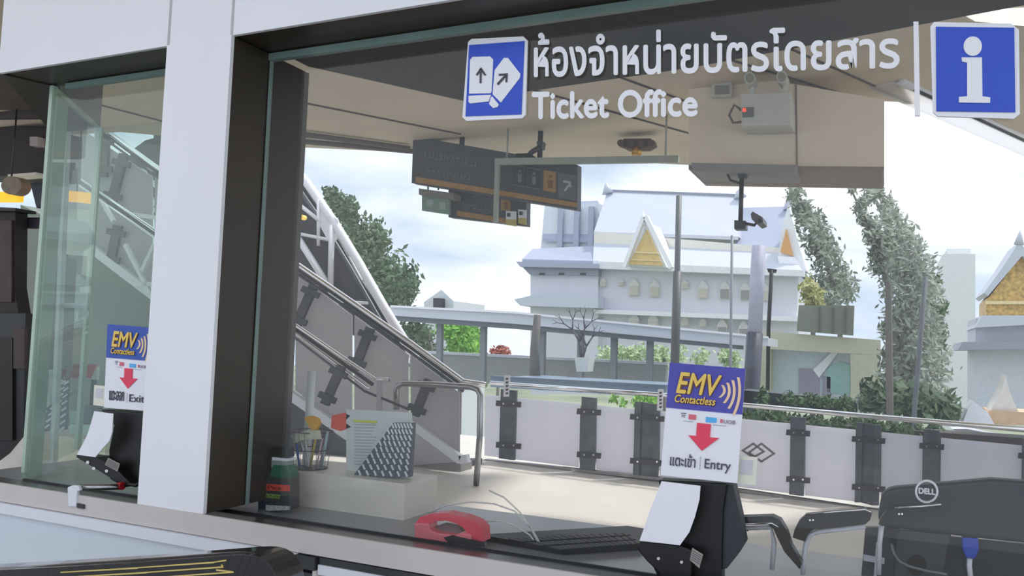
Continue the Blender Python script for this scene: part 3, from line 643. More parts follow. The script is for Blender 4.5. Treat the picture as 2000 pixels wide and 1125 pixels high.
# glass fence
A0 = U(1000, 905, Z=0); A1 = U(1450, 962, Z=0); A0.z = A1.z = 0
dr = (A1-A0).normalized(); nrm = Vector((-dr.y, dr.x, 0)); FP = (A0, nrm)
t = thing('glass_fence', 'long fence with frosted panels, dark posts and bright handrail along the deck', 'fence', A0)
obj('handrail', MB().ptube([(958, 748), (1290, 771), (1450, 791), (1720, 815), (2040, 842)], .028, pl=FP), CHROME, t)
obj('kerb', MB().prism([(946, 902), (1290, 938), (1700, 1000), (2040, 1040), (2040, 1060), (1700, 1022), (1290, 960), (946, 918)], pl=FP, th=.12), mat('dark kerb', (92, 84, 82), .6), t)
obj('channel', MB().prism([(946, 897), (1290, 933), (1700, 994), (2040, 1034), (2040, 1040), (1700, 1000), (1290, 938), (946, 903)], pl=(A0-nrm*.03, nrm), th=.1), STEEL, t)
yt = lambda x: 762+ (x-1000)*.0945; yb = lambda x: 898+(x-1000)*.124
pan = [(948, 978), (1008, 1132), (1166, 1238), (1290, 1395), (1400, 1543), (1574, 1671), (1722, 1802), (1838, 1996), (2000, 2040)]
for x0, x1 in pan:
    obj('panel', MB().prism([(x0, yt(x0)+14), (x1, yt(x1)+14), (x1-2, yb(x1)-2), (x0-2, yb(x0)-2)], pl=(A0+nrm*.05, nrm), th=.015), FROST, t)
for x0, x1 in ((978, 1008), (1136, 1164), (1240, 1288), (1545, 1573), (1673, 1720), (1805, 1835), (1998, 2030)):
    b = MB()
    if x1-x0 > 40: b.prism([(x0, yt(x0)), (x0+12, yt(x0)), (x0+8, yb(x0)), (x0-4, yb(x0))], pl=FP, th=.04).prism([(x1-12, yt(x1)), (x1, yt(x1)), (x1-4, yb(x1)), (x1-16, yb(x1))], pl=FP, th=.04).prism([(x0+12, yt(x0)), (x1-12, yt(x1)), (x1-16, yb(x1)), (x0+8, yb(x0))], pl=(A0+nrm*.03, nrm), th=.02)
    else: b.prism([(x0, yt(x0)), (x1, yt(x1)), (x1-4, yb(x1)), (x0-4, yb(x0))], pl=FP, th=.04)
    p = obj('post', b, mat('post slate', (92, 98, 104), .35, .3, noise=.25, scale=6), t)
    for fy in (.2, .80):
        ya = yt(x0)+(yb(x0)-yt(x0))*fy; ye = yt(x1)+(yb(x1)-yt(x1))*fy
        obj('clamp', MB().prism([(x0-9, ya-5), (x1+9, ye-5), (x1+8, ye+6), (x0-10, ya+6)], pl=(A0-nrm*.02, nrm), th=.02), mat('clamp dark', (58, 56, 62), .5), p)
        b = MB()
        for cx in ((x0+5, x1-5)): b.prism(circ(cx, (ya+ye)/2, 2, 8), pl=(A0-nrm*.025, nrm), th=.005)
        obj('bolt', b, CHROME, p)
t = thing('line_emblem', 'grey interlocking diamond emblem on a frosted fence panel', 'emblem', U(1480, 905, pl=FP))
EP = (A0+nrm*.046, nrm); b = MB()
def dia(cx, cy, w, h, s):
    o_ = [(cx-w, cy), (cx, cy-h), (cx+w, cy+s), (cx, cy+h), (cx-w, cy)]; i_ = [(cx-w+7, cy), (cx, cy-h+5), (cx+w-7, cy+s), (cx, cy+h-5), (cx-w+7, cy)]
    for k in range(4): b.prism([o_[k], o_[k+1], i_[k+1], i_[k]], pl=EP, th=.004)
dia(1487, 884, 28, 20, 2); dia(1471, 880, 24, 16, 2)
obj('diamonds', b, mat('emblem grey', (120, 116, 118), .5), t)
for x, y, lab, TT in ((990, 733, 'narrow white vertical label on the left fence post', ''), (1290, 760, 'narrow white vertical label beside the Entry poster', '')):
    t = thing('post_label', lab, 'label', U(x, y+40, pl=(A0-nrm*.05, nrm)))
    obj('plate', MB().prism([(x-5, y), (x+6, y), (x+4, y+42), (x-7, y+42)], pl=(A0-nrm*.05, nrm), th=.005), PAPER, t)
    b = MB()
    for k in range(5): b.prism([(x-2, y+5+k*7), (x+3, y+5+k*7), (x+2, y+9+k*7), (x-3, y+9+k*7)], pl=(A0-nrm*.052, nrm), th=.002)
    obj('print', b, INK, t)

# ================================================================== STAIRS with railings
YS = 7.2
t = thing('stair_railing', 'long sloping stair railing with frosted panels descending to the deck', 'railing', U(900, 900, Y=YS))
pts = [(140, 205), (300, 322), (480, 447), (575, 512), (700, 598), (800, 668), (905, 745), (950, 752)]
obj('handrail', MB().ptube(pts, .035, YS-.1), CHROME, t)
obj('lower_rail', MB().ptube([(x, y+19) for x, y in pts[:-1]], .02, YS-.08), DSTEEL, t)
obj('inner_rail', MB().ptube([(x, y+9) for x, y in pts[:-1]], .022, YS-.06), BLACK, t)
SP = translucent('stair panel grey', (200, 198, 200))
top = [(100, 210), (300, 342), (575, 530), (700, 620), (800, 690), (900, 765)]
bot = [(100, 415), (300, 560), (575, 762), (700, 850), (790, 910), (880, 902)]
cuts = [(100, 300), (300, 575), (575, 690), (690, 800), (800, 900)]
def lerp_line(L, x):
    for i in range(len(L)-1):
        if L[i][0] <= x <= L[i+1][0]:
            a = (x-L[i][0])/(L[i+1][0]-L[i][0]); return L[i][1]+a*(L[i+1][1]-L[i][1])
    return L[-1][1]
for x0, x1 in cuts:
    obj('panel', MB().prism([(x0+2, lerp_line(top, x0)+3), (x1-3, lerp_line(top, x1)+3), (x1-3, min(lerp_line(bot, min(x1, 880)), 905)), (x0+2, lerp_line(bot, x0))], YS, .02), SP, t)
obj('channel', MB().pbar((100, 425), (300, 577), .13, .08, YS-.05).pbar((300, 577), (568, 772), .13, .08, YS-.05).pbar((568, 772), (740, 890), .12, .08, YS-.05), LEDGE, t)
obj('channel', MB().pbar((800, 824), (900, 898), .1, .08, YS-.05).pbar((900, 898), (915, 895), .1, .08, YS-.05), LEDGE, t, label='short white channel at the stair foot')
def spost(a, c, Y, par):
    dx, dy = c[0]-a[0], c[1]-a[1]; L = math.hypot(dx, dy); nx, ny = -dy/L, dx/L
    w = 8
    p = obj('post', MB().prism([(a[0]-nx*w, a[1]-ny*w), (a[0]+nx*w, a[1]+ny*w), (c[0]+nx*w, c[1]+ny*w), (c[0]-nx*w, c[1]-ny*w)], Y-.06, .05), mat('post grey', (72, 72, 74), .4, .3), par)
    for f in (.18, .82):
        x, y = a[0]+dx*f, a[1]+dy*f
        obj('clamp', MB().prism([(x-nx*18-dx/L*6, y-ny*18-dy/L*6), (x+nx*18-dx/L*6, y+ny*18-dy/L*6), (x+nx*18+dx/L*6, y+ny*18+dy/L*6), (x-nx*18+dx/L*6, y-ny*18+dy/L*6)], Y-.08, .03), DSTEEL, p)
for a, c in (((203, 262), (199, 345)), ((240, 300), (214, 400)), ((228, 440), (212, 520)), ((612, 555), (574, 640)), ((722, 640), (690, 722)), ((836, 742), (808, 812))): spost(a, c, YS, t)
t = thing('stair_railing', 'nearer triple-line stair railing ending above the printed document', 'railing', U(800, 900, Y=6.4))
YN = 6.4
b = MB().ptube([(130, 330), (300, 448), (480, 570), (570, 630), (690, 712), (735, 742), (760, 742)], .024, YN); obj('handrail', b, CHROME, t)
obj('lower_rail', MB().ptube([(130, 344), (300, 462), (570, 646), (720, 760)], .018, YN), CHROME, t)
obj('inner_rail', MB().ptube([(130, 337), (300, 455), (570, 638), (728, 751)], .024, YN+.03), BLACK, t)
obj('lower_rail', MB().ptube([(570, 655), (712, 764), (800, 800)], .016, YN), DSTEEL, t)
obj('end_post', MB().bar(U(742, 745, Y=YN), (U(740, 900, Y=YN).x, YN, 0), .06, .04), mat('pale post', (170, 170, 172), .5), t)
for a, c in (((665, 715), (632, 790)),): spost(a, c, YN, t)
t = thing('staircase', 'dark side of the staircase below the sloping railing', 'staircase', U(680, 960, Y=7.5))
obj('underside', MB().prism([(40, 400), (100, 428), (300, 590), (560, 775), (560, 925), (40, 925)], 7.6, .5), mat('stair olive grey', (112, 120, 108), .6, noise=.1, scale=1), t)
obj('stringer', MB().prism([(560, 775), (660, 850), (740, 905), (900, 905), (900, 925), (560, 922)], 7.5, .6), mat('stair dark', (64, 66, 72), .6, noise=.2), t)
obj('base_box', MB().prism([(800, 850), (900, 905), (900, 922), (800, 918)], 7.3, .3), mat('stair grey', (128, 126, 124), .6), t)
# escalator roof truss
t = thing('roof_truss', 'white tubular truss with dark infill rising left above the stairs', 'truss', U(815, 700, Y=8.6))
TW = mat('white painted steel', (240, 240, 244), .35, noise=.02)
YT = 9.2
obj('infill', MB().prism([(300, 120), (585, 345), (640, 430), (700, 540), (812, 702), (760, 690), (660, 640), (575, 560), (300, 420)], YT+.1, .05), mat('dark infill', (74, 74, 78), .5, noise=.1), t)
ch = [(380, 170), (470, 232), (560, 310), (600, 358), (650, 430), (700, 512), (750, 600), (812, 702)]
obj('chord', MB().ptube(ch, .075, YT, n=10), TW, t)
obj('gutter', MB().ptube([(x-14, y+14) for x, y in ch[2:]], .04, YT+.05, n=6), mat('gutter grey', (88, 92, 102), .4), t)
for a, c, r in (((575, 392), (625, 432), .035), ((576, 455), (662, 592), .06), ((576, 455), (650, 470), .03), ((648, 440), (646, 560), .05), ((660, 588), (718, 592), .025), ((560, 300), (576, 455), .05), ((622, 390), (622, 480), .03), ((480, 240), (560, 480), .05)):
    obj('brace', MB().ptube([a, c], r, YT-.05, n=8), TW, t)
obj('gusset', MB().prism([(622, 400), (660, 430), (662, 462), (646, 480), (624, 440)], YT-.04, .03), TW, t)
tag(obj('signal_lamp', MB().prism(circ(588, 424, 5, 12), 8.0, .08), mat('amber lamp', (228, 190, 90), emit=.5)), 'small amber lamp on the stair wall beside the dark pillar', 'lamp')

# ================================================================== LEFT WINDOW CONTENTS
def leg_(o, x, y, Y):
    p = U(x, y, Y=Y); obj('leg', MB().bar(p, (p.x, p.y, 0), .04, .03), DSTEEL, o)
def hang_(o, x, y, Y):
    p = U(x, y, Y=Y); obj('hanger', MB().tube([p, (p.x, p.y, CZ)], .008, 6), DSTEEL, o)
t = thing('arched_canopy', 'dark arched canopy seen through the left window beside the pillar', 'canopy', U(290, 330, Y=8.8))
obj('arch', MB().prism([(244, 330), (250, 310), (262, 290), (284, 274), (330, 262), (330, 330)], 8.8, .3), mat('canopy dark', (54, 58, 62), .6), t)
obj('fascia', MB().prism([(244, 328), (330, 327), (330, 334), (244, 335)], 8.75, .1), mat('fascia grey', (150, 156, 158)), t)
obj('glazing', MB().prism([(252, 336), (330, 336), (330, 430), (300, 400), (256, 372)], 8.85, .1), mat('canopy glass', (60, 84, 84), .2), t)
for a, c in (((258, 334), (318, 418)), ((280, 334), (330, 395)), ((248, 368), (330, 432))): obj('glazing_bar', MB().pbar(a, c, .06, .05, 8.7), TW, t)
t = bpy.data.objects['staircase']
for a, c in (((182, 360), (222, 432)), ((245, 478), (300, 585)), ((302, 478), (278, 530)), ((250, 418), (320, 427)), ((262, 556), (300, 555))): obj('brace', MB().pbar(a, c, .06, .05, 6.9), TW, t)
tag(obj('white_board', MB().prism([(88, 404), (176, 410), (172, 500), (86, 494)], 5.2, .05), translucent('pale green board', (246, 255, 252))), 'reflected sky brightness built as a pale greenish board behind the left glass corner', 'board'); leg_(bpy.data.objects['white_board'], 130, 490, 5.22)  # this and the rounded one: sky reflections built as pale boards
tag(obj('rounded_board', MB().prism([(118, 540), (150, 536), (164, 552), (172, 580), (172, 610), (168, 640), (116, 640), (114, 580)], 5.0, .05), translucent('pale green board 2', (230, 244, 240))), 'reflected sky brightness built as a pale rounded board lower in the left window', 'board'); leg_(bpy.data.objects['rounded_board'], 140, 636, 5.02)
t = thing('upright_stand', 'slim pale upright frame standing behind the left glass', 'frame', U(120, 900, Y=1.4))
obj('upright', MB().bar(U(132, 240, Y=1.4), (U(112, 930, Y=1.4).x, 1.4, 0), .03, .03), mat('pale frame', (190, 200, 202), .4), t)
obj('upright', MB().pbar((190, 240), (168, 640), .012, .02, 1.6), MATS['pale frame'], t)
obj('cross_rail', MB().pbar((122, 596), (174, 598), .03, .03, 1.45), MATS['pale frame'], t)
tag(obj('orange_light', MB().pbar((-20, 385), (42, 385), .12, .06, 4.6), mat('orange tube', (250, 176, 40), emit=.7)), 'horizontal orange light tube at the far left edge outside the glass', 'light')
tag(obj('orange_light', MB().pbar((95, 379), (182, 388), .12, .06, 4.6), MATS['orange tube']), 'horizontal orange light tube seen through the left glass', 'light')
YLM = mat('yellow lamp', (255, 225, 130), emit=1.2)
t = thing('lamp_column', 'dark slim column with three small yellow lamps at the left glass edge', 'lamp', (U(103, 380, Y=4.0).x, 4.0, 0))
p_ = U(104, 300, Y=4.03); obj('pole', MB().bar((p_.x, 4.05, CZ), (p_.x, 4.05, 0), .06, .04), DSTEEL, t)
for x, y in ((104, 323), (103, 352), (102, 380)): obj('lamp', MB().prism([(x-4, y-4), (x+4, y-4), (x+4, y+4), (x-4, y+4)], 4.0, .03), YLM, t)
t = thing('hanging_lamp', 'bright square yellow lamp at the top of the left window', 'lamp', U(140, 246, Y=4.0))
obj('lamp', MB().prism([(134, 240), (146, 240), (146, 252), (134, 252)], 4.0, .05), YLM, t); hang_(t, 140, 241, 4.02)
hang_(bpy.data.objects['orange_light'], 20, 384, 4.62); hang_(bpy.data.objects['orange_light.001'], 150, 384, 4.62)
DK = mat('machinery dark', (40, 33, 33), .6, noise=.3, scale=3)
DK2 = mat('machinery brown', (74, 60, 56), .6, noise=.2)
t = thing('dark_kiosk', 'tall dark brown kiosk at the far left edge', 'kiosk', U(10, 860, Y=3.0))
obj('cabinet', MB().prism([(-60, 612), (50, 612), (44, 905), (-60, 905)], 3.0, .25), BLACK, t)
obj('front_panel', MB().prism([(26, 640), (48, 640), (47, 720), (26, 720)], 2.97, .03), DK2, t)
obj('slot_panel', MB().prism([(-20, 660), (24, 660), (24, 860), (-20, 860)], 2.98, .02), DK, t)
obj('column', MB().prism([(-60, 408), (30, 412), (28, 560), (36, 612), (-60, 612)], 3.1, .12), DK, t)
obj('column_face', MB().prism([(-10, 430), (22, 430), (22, 590), (-10, 590)], 3.08, .02), DK2, t)
obj('cap_rail', MB().prism([(-60, 402), (30, 406), (30, 412), (-60, 410)], 3.0, .2), BLACK, t)
tag(obj('dark_soffit', MB().slab([(-120, 120), (92, 120), (88, 215), (-120, 215)], CZ-.06, .05), mat('soffit brown', (70, 60, 58), .8, noise=.35, scale=2)), 'dark brown boarded soffit above the machinery at the far left', 'soffit')
t = thing('ceiling_machinery', 'dark beams and ducts under the roof at the far left', 'duct', U(20, 330, Y=5.0))
obj('beam', MB().prism([(-80, 245), (92, 250), (88, 345), (-80, 342)], 5.0, .5), DK, t)
obj('duct', MB().pbar((-80, 218), (92, 214), .18, .2, 4.6), mat('duct dark', (64, 58, 58), .6), t)
obj('small_box', MB().prism([(58, 267), (74, 267), (74, 285), (58, 285)], 4.9, .1), mat('box pink grey', (180, 168, 168)), t)
obj('shelf', MB().pbar((30, 346), (85, 342), .03, .2, 4.9), PALE, t)
tag(obj('round_lamp', MB().prism(circ(22, 362, 20, 24, 18), 4.3, .12), mat('dusty lamp', (142, 128, 112), .6, noise=.2)), 'round dusty spotlight above the orange tube at the far left', 'lamp'); hang_(bpy.data.objects['round_lamp'], 22, 350, 4.35)
tag(obj('diagonal_post', MB().pbar((62, 300), (88, 400), .22, .1, 5.62), mat('slate post', (56, 60, 72))), 'dark slanting post crossing the bright gap at the far left', 'post')
tag(obj('cross_bar', MB().pbar((-40, 436), (82, 436), .1, .06, 3.26), mat('plum bar', (50, 40, 54))), 'dark horizontal bar across the bright gap at the far left', 'bar')
tag(obj('slanted_bin', MB().prism([(52, 846), (52, 930), (-20, 930), (-20, 915), (20, 885)], 1.6, .3), mat('beige bin', (226, 218, 208), .6)), 'beige slanted block behind the counter at the far left', 'block')
t = thing('striped_barrier', 'red and white striped barrier board in the left window', 'barrier', U(150, 740, Y=3.6))
obj('board', MB().prism([(112, 710), (190, 716), (188, 742), (110, 736)], 3.6, .03), mat('barrier white', (232, 230, 222)), t)
b = MB()
for x in (116, 146, 172): b.prism([(x, 711), (x+16, 713), (x+4, 739), (x-10, 737)], 3.59, .01)
obj('stripes', b, mat('barrier red', (222, 90, 94)), t)
for x in (118, 184):
    p_ = U(x, 738, Y=3.62); obj('leg', MB().bar(p_, (p_.x, p_.y, 0), .04, .03), DSTEEL, t)
def slotted(q, Y, nr, nc, label, ang, leg, nm='slotted_seat', cat='seat'):
    f = quadmap(q); t = thing(nm, label, cat, U(*q[3], Y=Y))
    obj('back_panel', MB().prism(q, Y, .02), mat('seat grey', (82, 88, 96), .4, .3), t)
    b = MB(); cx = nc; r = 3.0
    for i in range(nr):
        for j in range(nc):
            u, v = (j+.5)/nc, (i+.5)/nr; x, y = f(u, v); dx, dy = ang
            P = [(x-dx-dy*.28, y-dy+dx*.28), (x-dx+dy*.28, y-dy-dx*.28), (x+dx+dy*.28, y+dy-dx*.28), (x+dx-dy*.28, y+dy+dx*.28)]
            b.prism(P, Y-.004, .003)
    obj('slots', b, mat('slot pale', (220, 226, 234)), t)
    if leg:
        p_ = U(*leg[0], Y=Y+.03); obj('leg', MB().bar(p_, (p_.x, p_.y, 0), .04, .03), STEEL, t)
    return t
slotted([(768, 826), (806, 826), (800, 932), (690, 929)], .44, 9, 7, 'reflected slotted seat back built as a small panel before the printed document', (2.2, 5), None, 'file_holder', 'file holder')  # reflection over the document, built as a small slotted panel
slotted([(112, 738), (132, 742), (128, 845), (66, 836)], 2.4, 8, 4, 'reflected slotted metal seat back, built solid, in the left window under the striped barrier', (-5, 3.5), ((110, 840), (108, 930)))  # seat back seen as a reflection, built as a solid panel
tag(obj('storage_box', MB().prism([(106, 850), (206, 862), (206, 928), (104, 918)], 1.5, .25), mat('cream box', (232, 224, 202), .6)), 'cream storage box in the left window beside the card reader', 'box')
tag(obj('storage_box', MB().prism([(136, 802), (158, 804), (158, 827), (136, 827)], 1.62, .08), mat('teal grey box', (150, 176, 176), .6)), 'small grey teal box above the cream box', 'box')
tag(obj('storage_box', MB().prism([(160, 792), (178, 794), (178, 829), (160, 829)], 1.62, .08), mat('dark grey box', (86, 94, 92), .6)), 'small dark grey box right of the grey teal box', 'box')
tag(obj('storage_box', MB().prism([(136, 828), (182, 830), (180, 864), (136, 858)], 1.62, .08), mat('mint box', (180, 204, 198), .6)), 'pale mint box standing on the cream box', 'box')
t = thing('wall_panel_unit', 'pale framed panel unit behind the left glass corner', 'panel', U(85, 800, Y=2.0))
obj('frame', MB().prism([(60, 726), (98, 722), (96, 790), (60, 794)], 2.0, .04), mat('unit pale', (196, 208, 206)), t)
obj('dark_inset', MB().prism([(66, 734), (90, 732), (88, 764), (66, 766)], 1.98, .02), mat('inset', (96, 112, 108)), t)
obj('leg', MB().prism([(60, 790), (66, 790), (66, 930), (60, 930)], 2.0, .04), MATS['unit pale'], t)
tag(obj('column', MB().prism([(72, 500), (106, 500), (96, 722), (66, 722)], 2.6, .2), mat('grey green column', (112, 126, 120), .6)), 'grey green column just behind the left glass corner', 'column')

# ================================================================== OUTSIDE
struct('floor_ground', MB().box(-160, 160, 9, 260, -7.4, -7), mat('ground green grey', (128, 136, 112), .9, noise=.3, scale=.1))
GREY = mat('roof pale grey', (206, 210, 220), .5, noise=.03, scale=.5)
# covered walkway
t = thing('covered_walkway', 'long pale roofed walkway crossing behind the fence', 'walkway', U(1100, 745, Y=19))
YW = 19
obj('roof', MB().prism([(762, 598), (1000, 610), (1500, 660), (1500, 676), (1000, 632), (762, 616)], YW, 2.0), GREY, t)
obj('gutter', MB().prism([(762, 596), (1000, 608), (1500, 657), (1500, 661), (1000, 612), (762, 600)], YW-.1, .1), TW, t)
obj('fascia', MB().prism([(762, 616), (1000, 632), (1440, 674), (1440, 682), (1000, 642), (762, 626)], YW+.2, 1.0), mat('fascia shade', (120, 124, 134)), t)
for x in (860, 945, 1060, 1135, 1200, 1270):
    obj('post', MB().pbar((x, 625+(x-860)*.1), (x-2, 750+(x-860)*.06), .16, .16, YW+.5), mat('walkway post', (126, 130, 136)), t)
obj('parapet', MB().prism([(800, 688), (1300, 712), (1300, 760), (800, 745)], YW+1.5, .2), mat('parapet grey', (150, 152, 152), .7), t)
obj('parapet_cap', MB().prism([(800, 684), (1300, 708), (1300, 713), (800, 689)], YW+1.4, .4), GREY, t)
t = thing('low_roof', 'flat blue grey roof strip above the fence handrail', 'roof', U(1130, 765, Y=15))
obj('roof_slab', MB().prism([(958, 738), (1300, 758), (1300, 776), (958, 756)], 15, 3), mat('blue grey roof', (128, 146, 164), .4), t)
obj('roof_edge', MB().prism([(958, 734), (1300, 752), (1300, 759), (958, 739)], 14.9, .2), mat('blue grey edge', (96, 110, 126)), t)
# grey house behind walkway
t = thing('house', 'small white gabled house roof above the walkway', 'house', U(860, 600, Y=60))
obj('gable', MB().prism([(828, 590), (862, 566), (886, 588), (884, 940), (830, 940)], 60, 6), mat('far white', (214, 218, 224)), t)
obj('chimney', MB().prism([(846, 582), (858, 582), (858, 606), (846, 606)], 59, 1), DSTEEL, t)
t = thing('signal_post', 'tall dark grey lamp post behind the Entry poster', 'post', U(1318, 760, Y=12))
obj('pole', MB().tube(down([U(1326, 382, Y=12), U(1322, 560, Y=12), U(1316, 780, Y=12)]), .05), mat('pole grey', (110, 112, 116), .5), t)
obj('sleeve', MB().ptube([(1323, 530), (1316, 780)], .075, 12), mat('sleeve grey', (98, 98, 100), .5), t)
t = thing('lamp_post', 'slim grey post right of the Entry poster', 'post', U(1445, 760, Y=13))
obj('pole', MB().tube(down([U(1430, 460, Y=13), U(1426, 780, Y=13)]), .025), mat('pole pale', (140, 142, 152), .5), t)
t = thing('lamp_post', 'thick lavender grey post in front of the temple', 'post', U(1475, 760, Y=14))
obj('pole', MB().ptube([(1482, 480), (1474, 650)], .13, 14), mat('pole lavender', (178, 178, 196), .5), t)
obj('base', MB().tube(down([U(1474, 650, Y=14), U(1466, 790, Y=14)]), .15), mat('base slate', (74, 78, 90), .5), t)
t = thing('lamp_post', 'thin black street lamp post at the temple corner', 'post', U(1504, 700, Y=20))
obj('pole', MB().tube(down([U(1507, 528, Y=20), U(1501, 640, Y=20)]), .05), BLACK, t)
obj('head', MB().prism([(1498, 524), (1516, 526), (1514, 532), (1500, 531)], 20, .2), BLACK, t)
tag(obj('flag_pole', MB().tube(down([U(1808, 540, Y=14), U(1786, 800, Y=14)]), .04), mat('thin pole', (100, 104, 110))), 'thin dark pole rising through the right tree', 'post')
t = thing('hoarding', 'reflected window frame built as olive beige building with dark roof screen right of the temple', 'building', U(1600, 780, Y=22))  # beige window-frame reflection built as a solid building
OL = mat('olive beige wall', (196, 192, 170), .8, noise=.06)
obj('wall', MB().prism([(1484, 648), (1505, 648), (1505, 1200), (1484, 1200)], 22, 1).prism([(1505, 648), (1720, 664), (1720, 694), (1505, 682)], 22, 1).prism([(1661, 690), (1720, 694), (1720, 1200), (1661, 1200)], 22, 1), OL, t)
obj('screen', MB().prism([(1560, 596), (1668, 597), (1666, 655), (1556, 646)], 21.8, .4), mat('screen olive', (126, 130, 116), .7), t)
b = MB()
for x in (1598, 1624, 1648): b.prism([(x, 600), (x+3, 600), (x+2, 650), (x-1, 650)], 21.75, .05)
obj('screen_joint', b, mat('screen joint', (100, 104, 94)), t)
w_ = obj('window', MB().prism([(1505, 682), (1661, 690), (1661, 795), (1505, 780)], 22.6, .2), mat('window pale blue', (196, 208, 216), .3), t)
b = MB().prism([(1560, 720), (1600, 722), (1600, 780), (1560, 776)], 22.55, .05).prism([(1606, 735), (1622, 736), (1622, 782), (1606, 780)], 22.55, .05)
obj('reflection_block', b, mat('window lavender', (156, 152, 170)), w_)
obj('teal_block', MB().prism([(1615, 720), (1640, 706), (1660, 712), (1660, 770), (1615, 766)], 22.55, .05), mat('window teal', (160, 198, 194)), w_)
obj('white_block', MB().prism([(1588, 722), (1626, 686), (1636, 690), (1600, 738)], 22.5, .05), PAPER, w_)
t = thing('planter', 'long dark planter box with green plants behind the fence', 'planter', U(1560, 805, Y=10.5))
obj('box', MB().prism([(1450, 762), (1674, 783), (1674, 806), (1450, 790)], 10.5, .6), mat('planter slate', (62, 70, 76), .6), t)
tag(obj('white_building', MB().prism([(1842, 496), (1905, 496), (1905, 940), (1842, 940)], 70, 8).prism([(1850, 486), (1896, 486), (1896, 497), (1850, 497)], 71, 5), mat('hazy white', (228, 230, 230), .8)), 'plain white tower block left of the right pavilion', 'building')

# ------------------------------------------------------------------ temple
TWH = mat('temple white wall', (214, 214, 222), .7, noise=.02, scale=.2)
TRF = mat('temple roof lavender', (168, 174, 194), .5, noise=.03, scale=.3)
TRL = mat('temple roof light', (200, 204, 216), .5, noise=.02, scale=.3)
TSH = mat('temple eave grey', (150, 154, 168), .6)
GOLD = mat('temple gold', (220, 192, 128), .45, .1, noise=.12, scale=3)
YA = 55
t = thing('temple', 'large white Thai temple hall with layered pale roofs and gold gable', 'temple', U(1300, 760, Y=YA))
def R3(pts): return [U(x, y, Y=Y) for x, y, Y in pts]
def roof(mb, ridge, eave, Yr, Ye, th=.25):
    A = R3([(ridge[0][0], ridge[0][1], Yr), (ridge[1][0], ridge[1][1], Yr), (eave[1][0], eave[1][1], Ye), (eave[0][0], eave[0][1], Ye)])
    Bk = [A[0], A[1], A[2]+Vector((0, 2*(Yr-Ye), 0)), A[3]+Vector((0, 2*(Yr-Ye), 0))]
    mb.solid(A, [v+Vector((0, 0, -th)) for v in A]); mb.solid(Bk, [v+Vector((0, 0, -th)) for v in Bk])
    mb.solid([A[0], A[3], Bk[3]], [v+Vector((.2, 0, 0)) for v in (A[0], A[3], Bk[3])]); mb.solid([A[1], A[2], Bk[2]], [v-Vector((.2, 0, 0)) for v in (A[1], A[2], Bk[2])])
b = MB(); roof(b, ((1187, 372), (1446, 382)), ((1160, 452), (1442, 462)), YA+8, YA+3); obj('main_roof', b, TRL, t)
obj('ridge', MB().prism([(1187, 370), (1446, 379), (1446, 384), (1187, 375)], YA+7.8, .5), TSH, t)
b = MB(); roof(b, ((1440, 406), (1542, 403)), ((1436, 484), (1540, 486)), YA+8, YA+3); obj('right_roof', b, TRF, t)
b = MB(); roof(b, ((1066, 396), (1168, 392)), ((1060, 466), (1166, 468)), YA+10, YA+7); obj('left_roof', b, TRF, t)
b = MB().prism([(1160, 452), (1545, 486), (1545, 500), (1160, 478)], YA+2.6, 8); obj('clerestory', b, mat('temple cream', (232, 228, 216), .7), t)
b = MB(); roof(b, ((1160, 470), (1545, 490)), ((1158, 510), (1568, 530)), YA+3, YA); obj('lower_roof', b, TRL, t)
obj('eave', MB().prism([(1158, 510), (1570, 528), (1574, 540), (1158, 524)], YA-.3, .6), mat('eave white', (232, 234, 238)), t)
obj('wall', MB().prism([(1164, 522), (1560, 536), (1556, 620), (1164, 606)], YA+.8, 8), TWH, t)
obj('cornice', MB().prism([(1160, 604), (1562, 618), (1562, 628), (1160, 612)], YA, 9), mat('eave white', (232, 234, 238)), t)
obj('lower_wall', MB().prism([(1164, 612), (1560, 626), (1558, 770), (1164, 770)], YA+1.2, 8), TWH, t)
# front gable
g = obj('gable', MB().prism([(1262, 430), (1302, 522), (1222, 519)], YA-1.5, 4), mat('eave white', (232, 234, 238)), t)
obj('pediment', MB().prism([(1263, 447), (1294, 519), (1228, 516)], YA-1.7, .3), GOLD, g)
obj('pediment_band', MB().prism([(1240, 491), (1284, 493), (1286, 496), (1239, 494)], YA-1.8, .2).prism([(1233, 506), (1290, 509), (1291, 511), (1232, 508)], YA-1.8, .2), mat('pediment pale', (236, 216, 168)), g)
obj('bargeboard', MB().pbar((1258, 424), (1220, 522), .25, .5, YA-1.9).pbar((1262, 424), (1312, 524), .3, .5, YA-1.9), TW, g)
obj('finial', MB().tube([U(1258, 440, Y=YA-1.8), U(1255, 428, Y=YA-1.8), U(1257, 412, Y=YA-1.8)], [.25, .15, .03], 6), TW, g)
